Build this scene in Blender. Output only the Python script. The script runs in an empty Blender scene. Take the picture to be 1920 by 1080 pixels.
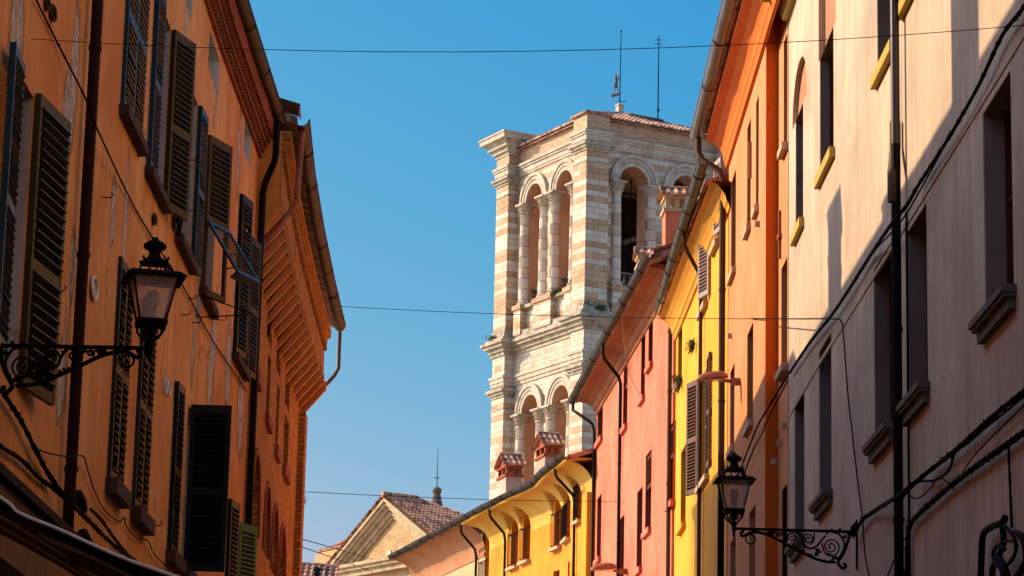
import bpy, math, random
from mathutils import Vector
V = Vector
rad = math.radians
random.seed(7)
SC = bpy.context.scene
# ------------------------------------------------------------------ camera
F = 5310.0; HZ = 1205.0; RO = 0.0227                 # focal length and horizon drop in photo pixels, roll
TH = math.atan(HZ / F)
EYE = V((0, 0, 1.6))
_d = V((0, math.cos(TH), math.sin(TH))); _u = V((0, -math.sin(TH), math.cos(TH))); _r = V((1, 0, 0))
CX = _r * math.cos(RO) + _u * math.sin(RO); CY = -_r * math.sin(RO) + _u * math.cos(RO)
cam = bpy.data.cameras.new('camera'); camo = bpy.data.objects.new('camera', cam)
SC.collection.objects.link(camo); SC.camera = camo
cam.sensor_width = 36; cam.lens = F / 1920 * 36; cam.clip_start = 0.1; cam.clip_end = 3000
from mathutils import Matrix
m3 = Matrix((CX, CY, -_d)).transposed(); camo.matrix_world = Matrix.Translation(EYE) @ m3.to_4x4()
# ------------------------------------------------------------------ light
SUN_AZ = math.atan2(-0.944, 0.331); SUN_EL = rad(28.4)
w = bpy.data.worlds.new('World'); SC.world = w; w.use_nodes = True
wn = w.node_tree.nodes; wl = w.node_tree.links
bg = wn['Background']
sky = wn.new('ShaderNodeTexSky'); sky.sky_type = 'NISHITA'; sky.sun_disc = False
sky.sun_elevation = SUN_EL; sky.sun_rotation = SUN_AZ
sky.air_density = 1.0; sky.dust_density = 1.3; sky.ozone_density = 4.0; sky.altitude = 0
# the deep, even blue of this sky: each channel is given its own gain and contrast
sp_ = wn.new('ShaderNodeSeparateColor'); cb_ = wn.new('ShaderNodeCombineColor'); wl.new(sky.outputs[0], sp_.inputs[0])
for i, (g_, p_) in enumerate(((0.0475, 3.1), (0.440, 0.84), (1.58, 0.10))):
    pw = wn.new('ShaderNodeMath'); pw.operation = 'POWER'; pw.inputs[1].default_value = p_; wl.new(sp_.outputs[i], pw.inputs[0])
    mu = wn.new('ShaderNodeMath'); mu.operation = 'MULTIPLY'; mu.inputs[1].default_value = g_; wl.new(pw.outputs[0], mu.inputs[0]); wl.new(mu.outputs[0], cb_.inputs[i])
tc_ = wn.new('ShaderNodeTexCoord'); sx_ = wn.new('ShaderNodeSeparateXYZ'); wl.new(tc_.outputs['Generated'], sx_.inputs[0])
mr_ = wn.new('ShaderNodeMapRange'); mr_.interpolation_type = 'SMOOTHSTEP'; mr_.inputs['From Min'].default_value = 0.36; mr_.inputs['From Max'].default_value = 0.56; wl.new(sx_.outputs[2], mr_.inputs[0])
mx_ = wn.new('ShaderNodeMix'); mx_.data_type = 'RGBA'; m2_ = wn.new('ShaderNodeMapRange'); m2_.interpolation_type = 'SMOOTHSTEP'; m2_.inputs['From Min'].default_value = 3.2; m2_.inputs['From Max'].default_value = 5.0; wl.new(sp_.outputs[0], m2_.inputs[0])
mm_ = wn.new('ShaderNodeMath'); mm_.operation = 'MAXIMUM'; wl.new(mr_.outputs[0], mm_.inputs[0]); wl.new(m2_.outputs[0], mm_.inputs[1]); wl.new(mm_.outputs[0], mx_.inputs[0]); wl.new(cb_.outputs[0], mx_.inputs[6]); wl.new(sky.outputs[0], mx_.inputs[7])
wl.new(mx_.outputs[2], bg.inputs[0]); bg.inputs[1].default_value = 0.15
sl = bpy.data.lights.new('sun', 'SUN'); sl.energy = 2.85; sl.angle = rad(0.5); sl.color = (1.0, 0.75, 0.48)
so = bpy.data.objects.new('sun', sl); SC.collection.objects.link(so)
sd = V((math.sin(SUN_AZ) * math.cos(SUN_EL), math.cos(SUN_AZ) * math.cos(SUN_EL), math.sin(SUN_EL)))
so.rotation_euler = sd.to_track_quat('Z', 'Y').to_euler(); so.location = (-30, 20, 60)
SC.view_settings.view_transform = 'Standard'; SC.view_settings.look = 'None'
SC.view_settings.exposure = 1.32; SC.view_settings.gamma = 1
SC.render.engine = 'CYCLES'
SC.cycles.max_bounces = 10; SC.cycles.diffuse_bounces = 8

# ------------------------------------------------------------------ helpers: photo measurement
def ray(px, py): return _d + CX * ((px - 960) / F) - CY * ((py - 540) / F)
def proj(P):
    v = P - EYE; z = v.dot(_d); return 960 + F * v.dot(CX) / z, 540 - F * v.dot(CY) / z
def at_y(px, py, Y):
    r = ray(px, py); return EYE + r * (Y / r.y)

class Wall:
    """a vertical surface over a plan polyline; points on it are (s along, z up, o outward)"""
    def __init__(self, pts, side):
        self.p = [V((a, b)) for a, b in pts]; self.side = side
        self.S = [0.0]
        for a, b in zip(self.p, self.p[1:]): self.S.append(self.S[-1] + (b - a).length)
        sn = []
        for a, b in zip(self.p, self.p[1:]):
            t = (b - a).normalized(); sn.append(V((t.y, -t.x)) * side)
        self.n = [sn[0]] + [(x + y).normalized() for x, y in zip(sn, sn[1:])] + [sn[-1]]
        self.sn = sn
    def seg(self, s):
        for i in range(len(self.p) - 1):
            if s <= self.S[i + 1] or i == len(self.p) - 2:
                return i, (s - self.S[i]) / (self.S[i + 1] - self.S[i])
    def P(self, s, z, o=0.0):
        i, f = self.seg(s)
        q = self.p[i].lerp(self.p[i + 1], f)
        fc = min(1, max(0, f)); n = (self.n[i] * (1 - fc) + self.n[i + 1] * fc)
        q = q + n * o; return V((q.x, q.y, z))
    def N(self, s):
        i, f = self.seg(s); fc = min(1, max(0, f)); n = (self.n[i] * (1 - fc) + self.n[i + 1] * fc).normalized()
        return V((n.x, n.y, 0))
    def T(self, s):
        n = self.N(s); return V((-n.y, n.x, 0)) * self.side
    def hit(self, px, py, o=0.0):
        r = ray(px, py); best = None
        k = len(self.p) - 1
        for i in range(k):
            a = self.p[i] + self.n[i] * o; b = self.p[i + 1] + self.n[i + 1] * o; e = b - a
            den = r.x * e.y - r.y * e.x
            if abs(den) < 1e-9: continue
            t = (a.x * e.y - a.y * e.x) / den
            u = ((r.x * t - a.x) * e.x + (r.y * t - a.y) * e.y) / e.length_squared
            lo = -30 if i == 0 else -1e-6; hi = 30 if i == k - 1 else 1 + 1e-6
            if t > 0 and lo <= u <= hi:
                if best is None or t < best[0]: best = (t, self.S[i] + u * (self.S[i + 1] - self.S[i]), EYE.z + r.z * t)
        return best[1], best[2]

# ------------------------------------------------------------------ helpers: meshes
ORG = {}
class MB:
    def __init__(self): self.v = []; self.f = []; self.uv = []
    def face(self, pts, uv=None):
        i = len(self.v); self.v += [V(p) for p in pts]; self.f.append(list(range(i, i + len(pts))))
        if uv is None:
            n = V((0, 0, 0))
            for k in range(len(pts)):
                a = V(pts[k]); b = V(pts[(k + 1) % len(pts)]); n += a.cross(b)
            if n.length < 1e-12: n = V((0, 0, 1))
            n.normalize()
            if abs(n.z) > .75: uv = [(p[0], p[1]) for p in pts]
            else:
                t = V((-n.y, n.x, 0)).normalized()
                if t.y < -.01: t = -t
                uv = [(t.dot(V(p)), p[2]) for p in pts]
        self.uv += list(uv)
    def hexa(self, c):       # 8 corners: bottom 4 ring, top 4 ring
        for q in ((0, 3, 2, 1), (4, 5, 6, 7), (0, 1, 5, 4), (1, 2, 6, 5), (2, 3, 7, 6), (3, 0, 4, 7)):
            self.face([c[k] for k in q])
    def box(self, c, a, b, d):   # centre and three half-axis vectors
        c = V(c); a = V(a); b = V(b); d = V(d)
        self.hexa([c - a - b - d, c + a - b - d, c + a + b - d, c - a + b - d, c - a - b + d, c + a - b + d, c + a + b + d, c - a + b + d])
    def wbox(self, W, s0, s1, z0, z1, o0, o1, za=None, n=1):   # box on a wall; split where the wall bends
        for k in range(n):
            a = s0 + (s1 - s0) * k / n; b = s0 + (s1 - s0) * (k + 1) / n
            self.hexa([W.P(a, z0, o0), W.P(b, z0, o0), W.P(b, z0, o1), W.P(a, z0, o1), W.P(a, z1, o0), W.P(b, z1, o0), W.P(b, z1, o1), W.P(a, z1, o1)])
    def tube(self, path, r, n=8, cap=True, closed=False):
        path = [V(p) for p in path]; m = len(path)
        if m < 2: return
        rr = r if isinstance(r, (list, tuple)) else [r] * m
        rings = []; pn = None
        for i in range(m):
            if closed: t = path[(i + 1) % m] - path[i - 1]
            else: t = path[min(i + 1, m - 1)] - path[max(i - 1, 0)]
            if t.length < 1e-9: t = V((0, 0, 1))
            t.normalize()
            if pn is None:
                pn = t.cross(V((0, 0, 1)));
                if pn.length < .05: pn = t.cross(V((0, 1, 0)))
            pn = (pn - t * pn.dot(t)).normalized(); bn = t.cross(pn)
            rings.append([path[i] + (pn * math.cos(2 * math.pi * k / n) + bn * math.sin(2 * math.pi * k / n)) * rr[i] for k in range(n)])
        L = m if closed else m - 1
        for i in range(L):
            a = rings[i]; b = rings[(i + 1) % m]
            for k in range(n): self.face([a[k], a[(k + 1) % n], b[(k + 1) % n], b[k]])
        if cap and not closed: self.face(rings[0][::-1]); self.face(rings[-1])
    def lathe(self, c, prof, n=16, axis=V((0, 0, 1)), a0=0, a1=2 * math.pi):   # prof: (r, h)
        c = V(c); ax = V(axis).normalized()
        e1 = ax.cross(V((0, 1, 0)));
        if e1.length < .1: e1 = ax.cross(V((1, 0, 0)))
        e1.normalize(); e2 = ax.cross(e1)
        full = abs(a1 - a0 - 2 * math.pi) < 1e-6
        def ring(r, h): return [c + ax * h + (e1 * math.cos(a0 + (a1 - a0) * k / n) + e2 * math.sin(a0 + (a1 - a0) * k / n)) * r for k in range(n if full else n + 1)]
        R = [ring(r, h) for r, h in prof]
        for i in range(len(R) - 1):
            for k in range(n):
                k2 = (k + 1) % n if full else k + 1
                u0 = prof[i][0] * 2 * math.pi * k / n; u1 = prof[i][0] * 2 * math.pi * (k + 1) / n
                z0 = c.z + prof[i][1]; z1 = c.z + prof[i + 1][1]
                self.face([R[i][k], R[i][k2], R[i + 1][k2], R[i + 1][k]], [(u0, z0), (u1, z0), (u1, z1), (u0, z1)])
        if prof[0][0] > 1e-4: self.face(R[0][::-1])
        if prof[-1][0] > 1e-4: self.face(R[-1])
    def sweep(self, rings, closed_prof=True, caps=True):   # list of equal-length point loops
        n = len(rings[0])
        for a, b in zip(rings, rings[1:]):
            for k in range(n if closed_prof else n - 1):
                k2 = (k + 1) % n; self.face([a[k], a[k2], b[k2], b[k]])
        if caps and closed_prof: self.face(rings[0][::-1]); self.face(rings[-1])
    def build(self, name, mat, parent=None, smooth=False, loc=None):
        if parent is not None: org = ORG[parent.name]
        else: org = V(loc) if loc is not None else V((0, 0, 0))
        me = bpy.data.meshes.new(name)
        me.from_pydata([tuple(p - org) for p in self.v], [], self.f)
        uvl = me.uv_layers.new(name='UVMap')
        flat = [c for uv in self.uv for c in uv]
        uvl.data.foreach_set('uv', flat)
        if mat: me.materials.append(mat)
        import bmesh
        bm = bmesh.new(); bm.from_mesh(me)
        bmesh.ops.remove_doubles(bm, verts=bm.verts, dist=0.0004)
        bmesh.ops.recalc_face_normals(bm, faces=bm.faces)
        bm.to_mesh(me); bm.free()
        if smooth:
            me.polygons.foreach_set('use_smooth', [True] * len(me.polygons))
            try: me.set_sharp_from_angle(angle=rad(40))
            except Exception: pass
        o = bpy.data.objects.new(name, me); SC.collection.objects.link(o)
        if parent is not None: o.parent = parent
        else: o.location = org
        ORG[o.name] = org
        return o
def thing(name, label, cat, loc=(0, 0, 0), group=None):
    o = bpy.data.objects.new(name, None); SC.collection.objects.link(o); o.location = loc
    o['label'] = label; o['category'] = cat
    if group: o['group'] = group
    ORG[o.name] = V(loc); return o
def tag(o, label, cat, group=None):
    o['label'] = label; o['category'] = cat
    if group: o['group'] = group
    return o

# ------------------------------------------------------------------ helpers: materials
def new_mat(name):
    m = bpy.data.materials.new(name); m.use_nodes = True
    return m, m.node_tree.nodes, m.node_tree.links, m.node_tree.nodes['Principled BSDF']
def nmap(N, L, co, scale):
    mp = N.new('ShaderNodeMapping'); mp.inputs['Scale'].default_value = scale; L.new(co, mp.inputs[0]); return mp.outputs[0]
def noise(N, L, co, sc=1, det=6, rough=.6, dist=0):
    n = N.new('ShaderNodeTexNoise'); n.inputs['Scale'].default_value = sc; n.inputs['Detail'].default_value = det
    n.inputs['Roughness'].default_value = rough; n.inputs['Distortion'].default_value = dist; L.new(co, n.inputs['Vector']); return n.outputs['Fac']
def ramp(N, L, f, a, b, ca=(0, 0, 0), cb=(1, 1, 1)):
    r = N.new('ShaderNodeValToRGB'); e = r.color_ramp.elements; e[0].position = a; e[1].position = b
    e[0].color = (*ca, 1); e[1].color = (*cb, 1); L.new(f, r.inputs[0]); return r.outputs[0]
def mix(N, L, f, a, b, mode='MIX'):
    m = N.new('ShaderNodeMix'); m.data_type = 'RGBA'; m.blend_type = mode
    for sock, val in ((m.inputs[0], f), (m.inputs[6], a), (m.inputs[7], b)):
        if isinstance(val, (int, float)): sock.default_value = val
        elif isinstance(val, tuple): sock.default_value = (*val[:3], 1)
        else: L.new(val, sock)
    return m.outputs[2]
def math_n(N, L, op, a, b=None, c=None):
    m = N.new('ShaderNodeMath'); m.operation = op
    for i, v in enumerate((a, b, c)):
        if v is None: continue
        if isinstance(v, (int, float)): m.inputs[i].default_value = v
        else: L.new(v, m.inputs[i])
    return m.outputs[0]
def bump(N, L, h, strength, dist, P, prev=None):
    b = N.new('ShaderNodeBump'); b.inputs['Strength'].default_value = strength; b.inputs['Distance'].default_value = dist
    L.new(h, b.inputs['Height'])
    if prev is not None: L.new(prev, b.inputs['Normal'])
    L.new(b.outputs[0], P.inputs['Normal']); return b.outputs[0]
def tcoord(N, kind='Object'): return N.new('ShaderNodeTexCoord').outputs[kind]

def stucco(name, col, dark=None, light=None, amount=.55, streak=.4, rough=.9, wear=0.0, wearcol=(.30, .19, .13), grime=0.25, patches=None, crack=.45):
    m, N, L, P = new_mat(name); co = tcoord(N)
    dark = dark or tuple(c * .68 for c in col); light = light or tuple(min(.85, c * 1.15 + .015) for c in col)
    n1 = noise(N, L, co, .55, 8, .62, .4)
    c = mix(N, L, ramp(N, L, n1, .34, .68), dark, light); c = mix(N, L, amount, col, c)
    n2 = noise(N, L, nmap(N, L, co, (2.6, 2.6, .22)), 1.6, 7, .68)
    c = mix(N, L, math_n(N, L, 'MULTIPLY', ramp(N, L, n2, .46, .74), streak), c, dark)
    n3 = noise(N, L, nmap(N, L, co, (5, 5, .5)), 1.3, 6, .7)
    c = mix(N, L, math_n(N, L, 'MULTIPLY', ramp(N, L, n3, .55, .8), streak * .8), c, light)
    nb = noise(N, L, co, 9, 8, .7)
    c = mix(N, L, math_n(N, L, 'MULTIPLY', ramp(N, L, nb, .38, .66), .34), c, tuple(x * .72 for x in col))
    if grime:
        g = noise(N, L, nmap(N, L, co, (9, 9, 1.0)), 1.1, 9, .8, .8)
        c = mix(N, L, math_n(N, L, 'MULTIPLY', ramp(N, L, g, .59, .67), grime), c, tuple(x * .28 for x in col))
    # hairline cracks, broken up by noise
    dv_ = N.new('ShaderNodeVectorMath'); dv_.operation = 'ADD'; nz_ = N.new('ShaderNodeTexNoise'); nz_.inputs['Scale'].default_value = 3.0; nz_.inputs['Detail'].default_value = 4; L.new(co, nz_.inputs['Vector'])
    sc_ = N.new('ShaderNodeVectorMath'); sc_.operation = 'SCALE'; sc_.inputs['Scale'].default_value = .5; L.new(nz_.outputs['Color'], sc_.inputs[0]); L.new(co, dv_.inputs[0]); L.new(sc_.outputs[0], dv_.inputs[1])
    vc_ = N.new('ShaderNodeTexVoronoi'); vc_.feature = 'DISTANCE_TO_EDGE'; vc_.inputs['Scale'].default_value = .62; L.new(nmap(N, L, dv_.outputs[0], (1, 1, .7)), vc_.inputs['Vector'])
    cr_ = math_n(N, L, 'MULTIPLY', ramp(N, L, vc_.outputs['Distance'], .004, .012, (1, 1, 1), (0, 0, 0)), ramp(N, L, n1, .48, .56)); c = mix(N, L, math_n(N, L, 'MULTIPLY', cr_, crack), c, tuple(x * .3 for x in col))
    h = nb
    if wear:
        wn_ = noise(N, L, nmap(N, L, co, (1.1, 1.1, .42)), 1.15, 9, .66, 1.2)
        wm = ramp(N, L, wn_, .69 - wear, .715 - wear)
        edge = ramp(N, L, wn_, .665 - wear, .70 - wear)
        c = mix(N, L, math_n(N, L, 'MULTIPLY', edge, .6), c, (.09, .045, .02))
        vv = noise(N, L, co, 14, 6, .7)
        c = mix(N, L, wm, c, mix(N, L, vv, tuple(x * .55 for x in wearcol), tuple(min(1, x * 1.7) for x in wearcol)))
        h = math_n(N, L, 'SUBTRACT', nb, math_n(N, L, 'MULTIPLY', wm, 2.2))
    if patches:      # flaked places of the plaster at their own spots (u along the wall, z)
        uv = tcoord(N, 'UV'); sp = N.new('ShaderNodeSeparateXYZ'); L.new(uv, sp.inputs[0])
        dn = noise(N, L, nmap(N, L, co, (6, 6, 3)), 1.0, 8, .75)
        dj = math_n(N, L, 'MULTIPLY', math_n(N, L, 'SUBTRACT', dn, .5), 1.9)
        tot = None
        for (ps, pz, rs, rz) in patches:
            a = math_n(N, L, 'DIVIDE', math_n(N, L, 'SUBTRACT', sp.outputs[0], ps), rs)
            b = math_n(N, L, 'DIVIDE', math_n(N, L, 'SUBTRACT', sp.outputs[1], pz), rz)
            d = math_n(N, L, 'SQRT', math_n(N, L, 'ADD', math_n(N, L, 'MULTIPLY', a, a), math_n(N, L, 'MULTIPLY', b, b)))
            tot = d if tot is None else math_n(N, L, 'MINIMUM', tot, d)
        tot = math_n(N, L, 'ADD', tot, dj)
        edge = ramp(N, L, tot, .86, 1.16, (1, 1, 1), (0, 0, 0)); core = ramp(N, L, tot, .72, .84, (1, 1, 1), (0, 0, 0))
        vv = noise(N, L, nmap(N, L, co, (10, 10, 5)), 1.6, 7, .75)
        c = mix(N, L, math_n(N, L, 'MULTIPLY', edge, .75), c, (.07, .035, .018))
        c = mix(N, L, core, c, ramp(N, L, vv, .36, .64, (.20, .115, .07), (.78, .60, .46)))
        h = math_n(N, L, 'SUBTRACT', h, math_n(N, L, 'MULTIPLY', edge, 2.4))
    L.new(c, P.inputs['Base Color']); P.inputs['Roughness'].default_value = rough; P.inputs['Specular IOR Level'].default_value = .2
    b1 = bump(N, L, h, .5, .012, P); nl = noise(N, L, co, 2.2, 3, .5); bump(N, L, nl, .35, .05, P, b1)
    return m

def brickmat(name, c1, c2, mortar, bw=.26, bh=.065, ms=.010, coordscale=1.0, var=.5, bumpd=.01, dirt=.3):
    m, N, L, P = new_mat(name); uv = tcoord(N, 'UV'); co = tcoord(N)
    b = N.new('ShaderNodeTexBrick'); L.new(uv, b.inputs['Vector']); b.inputs['Scale'].default_value = coordscale
    b.inputs['Brick Width'].default_value = bw; b.inputs['Row Height'].default_value = bh; b.inputs['Mortar Size'].default_value = ms
    b.inputs['Color1'].default_value = (*c1, 1); b.inputs['Color2'].default_value = (*c2, 1); b.inputs['Mortar'].default_value = (*mortar, 1)
    b.inputs['Mortar Smooth'].default_value = .25; b.inputs['Bias'].default_value = 0
    n1 = noise(N, L, co, 1.1, 8, .65)
    c = mix(N, L, math_n(N, L, 'MULTIPLY', ramp(N, L, n1, .35, .7), var), b.outputs['Color'], tuple(x * .45 for x in c1))
    n2 = noise(N, L, co, 22, 5, .7)
    c = mix(N, L, math_n(N, L, 'MULTIPLY', ramp(N, L, n2, .4, .75), .35), c, tuple(min(1, x * 1.7) for x in c2))
    n3 = noise(N, L, nmap(N, L, co, (4, 4, .4)), 1.2, 6, .7)
    c = mix(N, L, math_n(N, L, 'MULTIPLY', ramp(N, L, n3, .5, .8), dirt), c, (.05, .03, .02))
    L.new(c, P.inputs['Base Color']); P.inputs['Roughness'].default_value = .92; P.inputs['Specular IOR Level'].default_value = .2
    h = math_n(N, L, 'SUBTRACT', math_n(N, L, 'MULTIPLY', n2, .6), b.outputs['Fac'])
    bump(N, L, h, .8, bumpd, P); return m

def banded(name, rowh=.32, bw=.72, white=(.57, .51, .39), pink=(.47, .285, .155), swap=.05, contrast=1.0):
    """courses of pale and pinkish-orange blocks, alternating by row, odd blocks replaced"""
    m, N, L, P = new_mat(name); uv = tcoord(N, 'UV'); co = tcoord(N)
    sp = N.new('ShaderNodeSeparateXYZ'); L.new(uv, sp.inputs[0])
    row = math_n(N, L, 'FLOOR', math_n(N, L, 'DIVIDE', sp.outputs[1], rowh))
    par = math_n(N, L, 'MODULO', math_n(N, L, 'ADD', row, 1000), 2)
    off = math_n(N, L, 'MULTIPLY', par, .5)
    col = math_n(N, L, 'FLOOR', math_n(N, L, 'ADD', math_n(N, L, 'DIVIDE', sp.outputs[0], bw), off))
    cb = N.new('ShaderNodeCombineXYZ'); L.new(col, cb.inputs[0]); L.new(row, cb.inputs[1])
    wnz = N.new('ShaderNodeTexWhiteNoise'); wnz.noise_dimensions = '2D'; L.new(cb.outputs[0], wnz.inputs['Vector'])
    rw = N.new('ShaderNodeTexWhiteNoise'); rw.noise_dimensions = '1D'; L.new(row, rw.inputs['W'])
    r1 = wnz.outputs['Value']
    sw = math_n(N, L, 'LESS_THAN', r1, swap)
    rs = math_n(N, L, 'LESS_THAN', rw.outputs['Value'], .16)
    tn = math_n(N, L, 'MULTIPLY', math_n(N, L, 'GREATER_THAN', rw.outputs['Value'], .66), .45)
    f = math_n(N, L, 'ABSOLUTE', math_n(N, L, 'SUBTRACT', par, sw)); f = math_n(N, L, 'ABSOLUTE', math_n(N, L, 'SUBTRACT', f, rs))
    f = math_n(N, L, 'MULTIPLY', f, contrast)
    r2 = math_n(N, L, 'FRACT', math_n(N, L, 'MULTIPLY', r1, 17.3))
    wc = mix(N, L, r2, tuple(x * .86 for x in white), tuple(min(.9, x * 1.1) for x in white))
    pc = mix(N, L, r2, tuple(x * .78 for x in pink), (pink[0] * 1.15, pink[1] * 1.3, pink[2] * 1.45))
    wc = mix(N, L, tn, wc, tuple((a * .45 + b * .55) for a, b in zip(white, pink)))
    c = mix(N, L, f, wc, pc)
    n1 = noise(N, L, co, 1.3, 8, .68); c = mix(N, L, math_n(N, L, 'MULTIPLY', ramp(N, L, n1, .45, .75), .4), c, tuple(x * .55 for x in pink))
    n2 = noise(N, L, co, 10, 8, .75); c = mix(N, L, math_n(N, L, 'MULTIPLY', ramp(N, L, n2, .5, .72), .3), c, (.75, .68, .58))
    # small putlog holes and black weathering
    vo = N.new('ShaderNodeTexVoronoi'); vo.inputs['Scale'].default_value = 1.7; L.new(co, vo.inputs['Vector'])
    hole = ramp(N, L, vo.outputs['Distance'], .06, .075, (1, 1, 1), (0, 0, 0)); c = mix(N, L, math_n(N, L, 'MULTIPLY', hole, .85), c, (.03, .02, .015))
    n4 = noise(N, L, nmap(N, L, co, (3, 3, .6)), 1, 7, .7, .5); c = mix(N, L, math_n(N, L, 'MULTIPLY', ramp(N, L, n4, .58, .75), .38), c, (.12, .09, .07))
    fx = math_n(N, L, 'FRACT', math_n(N, L, 'ADD', math_n(N, L, 'DIVIDE', sp.outputs[0], bw), off)); fz = math_n(N, L, 'FRACT', math_n(N, L, 'DIVIDE', sp.outputs[1], rowh))
    jx = math_n(N, L, 'LESS_THAN', fx, .035); jz = math_n(N, L, 'LESS_THAN', fz, .075); j = math_n(N, L, 'MAXIMUM', jx, jz)
    c = mix(N, L, math_n(N, L, 'MULTIPLY', j, .6), c, (.10, .07, .05))
    L.new(c, P.inputs['Base Color']); P.inputs['Roughness'].default_value = .85; P.inputs['Specular IOR Level'].default_value = .25
    h = math_n(N, L, 'SUBTRACT', math_n(N, L, 'MULTIPLY', n2, .6), j); bump(N, L, h, .8, .03, P); return m

def stone(name, col, grime=.5, moss=0.0, sc=3.0, bd=.02):
    m, N, L, P = new_mat(name); co = tcoord(N)
    n1 = noise(N, L, co, sc, 9, .7, .3); c = mix(N, L, ramp(N, L, n1, .35, .7), tuple(x * .62 for x in col), tuple(min(.9, x * 1.12) for x in col))
    n2 = noise(N, L, nmap(N, L, co, (1, 1, .3)), sc * 1.4, 8, .72, .6); c = mix(N, L, math_n(N, L, 'MULTIPLY', ramp(N, L, n2, .5, .72), grime), c, (.07, .055, .045))
    if moss:
        n3 = noise(N, L, co, sc * .8, 8, .75); c = mix(N, L, math_n(N, L, 'MULTIPLY', ramp(N, L, n3, .55, .66), moss), c, (.10, .10, .03))
    L.new(c, P.inputs['Base Color']); P.inputs['Roughness'].default_value = .88; P.inputs['Specular IOR Level'].default_value = .25
    bump(N, L, noise(N, L, co, sc * 5, 6, .7), .6, bd, P); return m

def paint(name, col, rough=.5, var=.35, metal=0.0, dirt=(.02, .015, .01), sc=6, spec=.22, zs=.35):
    m, N, L, P = new_mat(name); co = tcoord(N)
    n1 = noise(N, L, nmap(N, L, co, (1, 1, zs)), sc, 8, .7); c = mix(N, L, math_n(N, L, 'MULTIPLY', ramp(N, L, n1, .42, .72), var), col, dirt)
    n2 = noise(N, L, co, sc * 4, 5, .7); c = mix(N, L, math_n(N, L, 'MULTIPLY', ramp(N, L, n2, .5, .8), .3), c, tuple(min(1, x * 1.8 + .0015) for x in col))
    L.new(c, P.inputs['Base Color']); P.inputs['Metallic'].default_value = metal; P.inputs['IOR'].default_value = 1.5 if metal > .12 else 1.22
    L.new(math_n(N, L, 'ADD', math_n(N, L, 'MULTIPLY', n1, .3), rough - .15), P.inputs['Roughness']); P.inputs['Specular IOR Level'].default_value = spec
    bump(N, L, n2, .3, .004, P); return m

def tilemat(name, base=(.44, .17, .08), pale=(.55, .29, .17), dark=(.10, .05, .035), pitch=.21, row=.38):
    m, N, L, P = new_mat(name); uv = tcoord(N, 'UV'); co = tcoord(N); sp = N.new('ShaderNodeSeparateXYZ'); L.new(uv, sp.inputs[0])
    a = math_n(N, L, 'FLOOR', math_n(N, L, 'DIVIDE', sp.outputs[0], pitch)); b = math_n(N, L, 'FLOOR', math_n(N, L, 'DIVIDE', sp.outputs[1], row))
    cb = N.new('ShaderNodeCombineXYZ'); L.new(a, cb.inputs[0]); L.new(b, cb.inputs[1])
    wz = N.new('ShaderNodeTexWhiteNoise'); wz.noise_dimensions = '2D'; L.new(cb.outputs[0], wz.inputs['Vector'])
    c = mix(N, L, wz.outputs['Value'], base, pale); r2 = math_n(N, L, 'FRACT', math_n(N, L, 'MULTIPLY', wz.outputs['Value'], 13.7))
    c = mix(N, L, math_n(N, L, 'MULTIPLY', math_n(N, L, 'GREATER_THAN', r2, .72), .75), c, dark)
    n1 = noise(N, L, co, 8, 6, .7); c = mix(N, L, math_n(N, L, 'MULTIPLY', ramp(N, L, n1, .5, .75), .5), c, dark)
    L.new(c, P.inputs['Base Color']); P.inputs['Roughness'].default_value = .9; bump(N, L, n1, .4, .01, P); return m

# colours
M = {}
M['road'] = stone('dark_street_stone', (.085, .078, .07), .4, 0, 2)
M['ground'] = stone('warm_paving', (.56, .45, .34), .4, 0, 2)
M['terracotta_stucco'] = None
M['terracotta_plain'] = stucco('terracotta_plaster', (.82, .29, .05), (.6, .18, .025), (.84, .37, .09), .8, .5, grime=.5, wear=.02)
M['peach'] = stucco('peach_plaster', (.53, .405, .275), (.35, .27, .19), (.64, .50, .36), .95, 1.0, grime=.45, crack=.2)
M['orange'] = stucco('orange_plaster', (.56, .23, .085), (.46, .165, .05), (.62, .29, .13), .7, .3, grime=.08)
M['orange_deep'] = stucco('deep_orange_plaster', (.66, .135, .010), (.56, .10, .008), (.72, .18, .018), .5, .2, grime=.06)
M['red_chimney'] = stucco('red_chimney_plaster', (.52, .12, .05), (.38, .08, .03), (.6, .2, .1), .7, .3, grime=.2)
M['greige'] = stucco('dusty_chimney_plaster', (.40, .30, .23), (.28, .2, .15), (.5, .4, .32), .8, .3, grime=.3)
M['strut'] = stucco('strut_plaster', (.72, .27, .07), (.55, .17, .04), (.80, .36, .12), .7, .4, grime=.3)
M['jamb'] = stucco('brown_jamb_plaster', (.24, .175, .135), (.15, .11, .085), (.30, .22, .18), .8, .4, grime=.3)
M['inner_shade'] = stucco('painted_belfry_shade', (.05, .035, .025), (.03, .02, .015), (.08, .055, .04), .8, .4, grime=.3)  # darkness inside the belfry, put into the plaster colour
M['gap_shade'] = stucco('painted_gap_shade', (.05, .018, .008), (.03, .01, .006), (.07, .03, .015), .7, .4, grime=.4)  # shade between the struts, put into the underside's colour
M['yellow'] = stucco('yellow_plaster', (.70, .315, .014), (.58, .23, .01), (.76, .40, .04), .7, .3, grime=.10)
M['yellow_deep'] = stucco('amber_plaster', (.58, .25, .012), (.46, .18, .008), (.64, .32, .03), .6, .3, grime=.08)
M['pink'] = stucco('coral_plaster', (.56, .135, .07), (.44, .085, .042), (.62, .21, .12), .85, .4, grime=.08)
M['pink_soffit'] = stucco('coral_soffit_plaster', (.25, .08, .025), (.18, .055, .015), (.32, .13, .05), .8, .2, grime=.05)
M['amber'] = stucco('amber_wall_plaster', (.70, .235, .009), (.56, .155, .006), (.76, .31, .025), .85, .4, grime=.06)
M['lemon'] = stucco('pale_yellow_cove_plaster', (.58, .36, .055), (.44, .24, .02), (.64, .47, .14), .8, .3, grime=.06)
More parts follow.
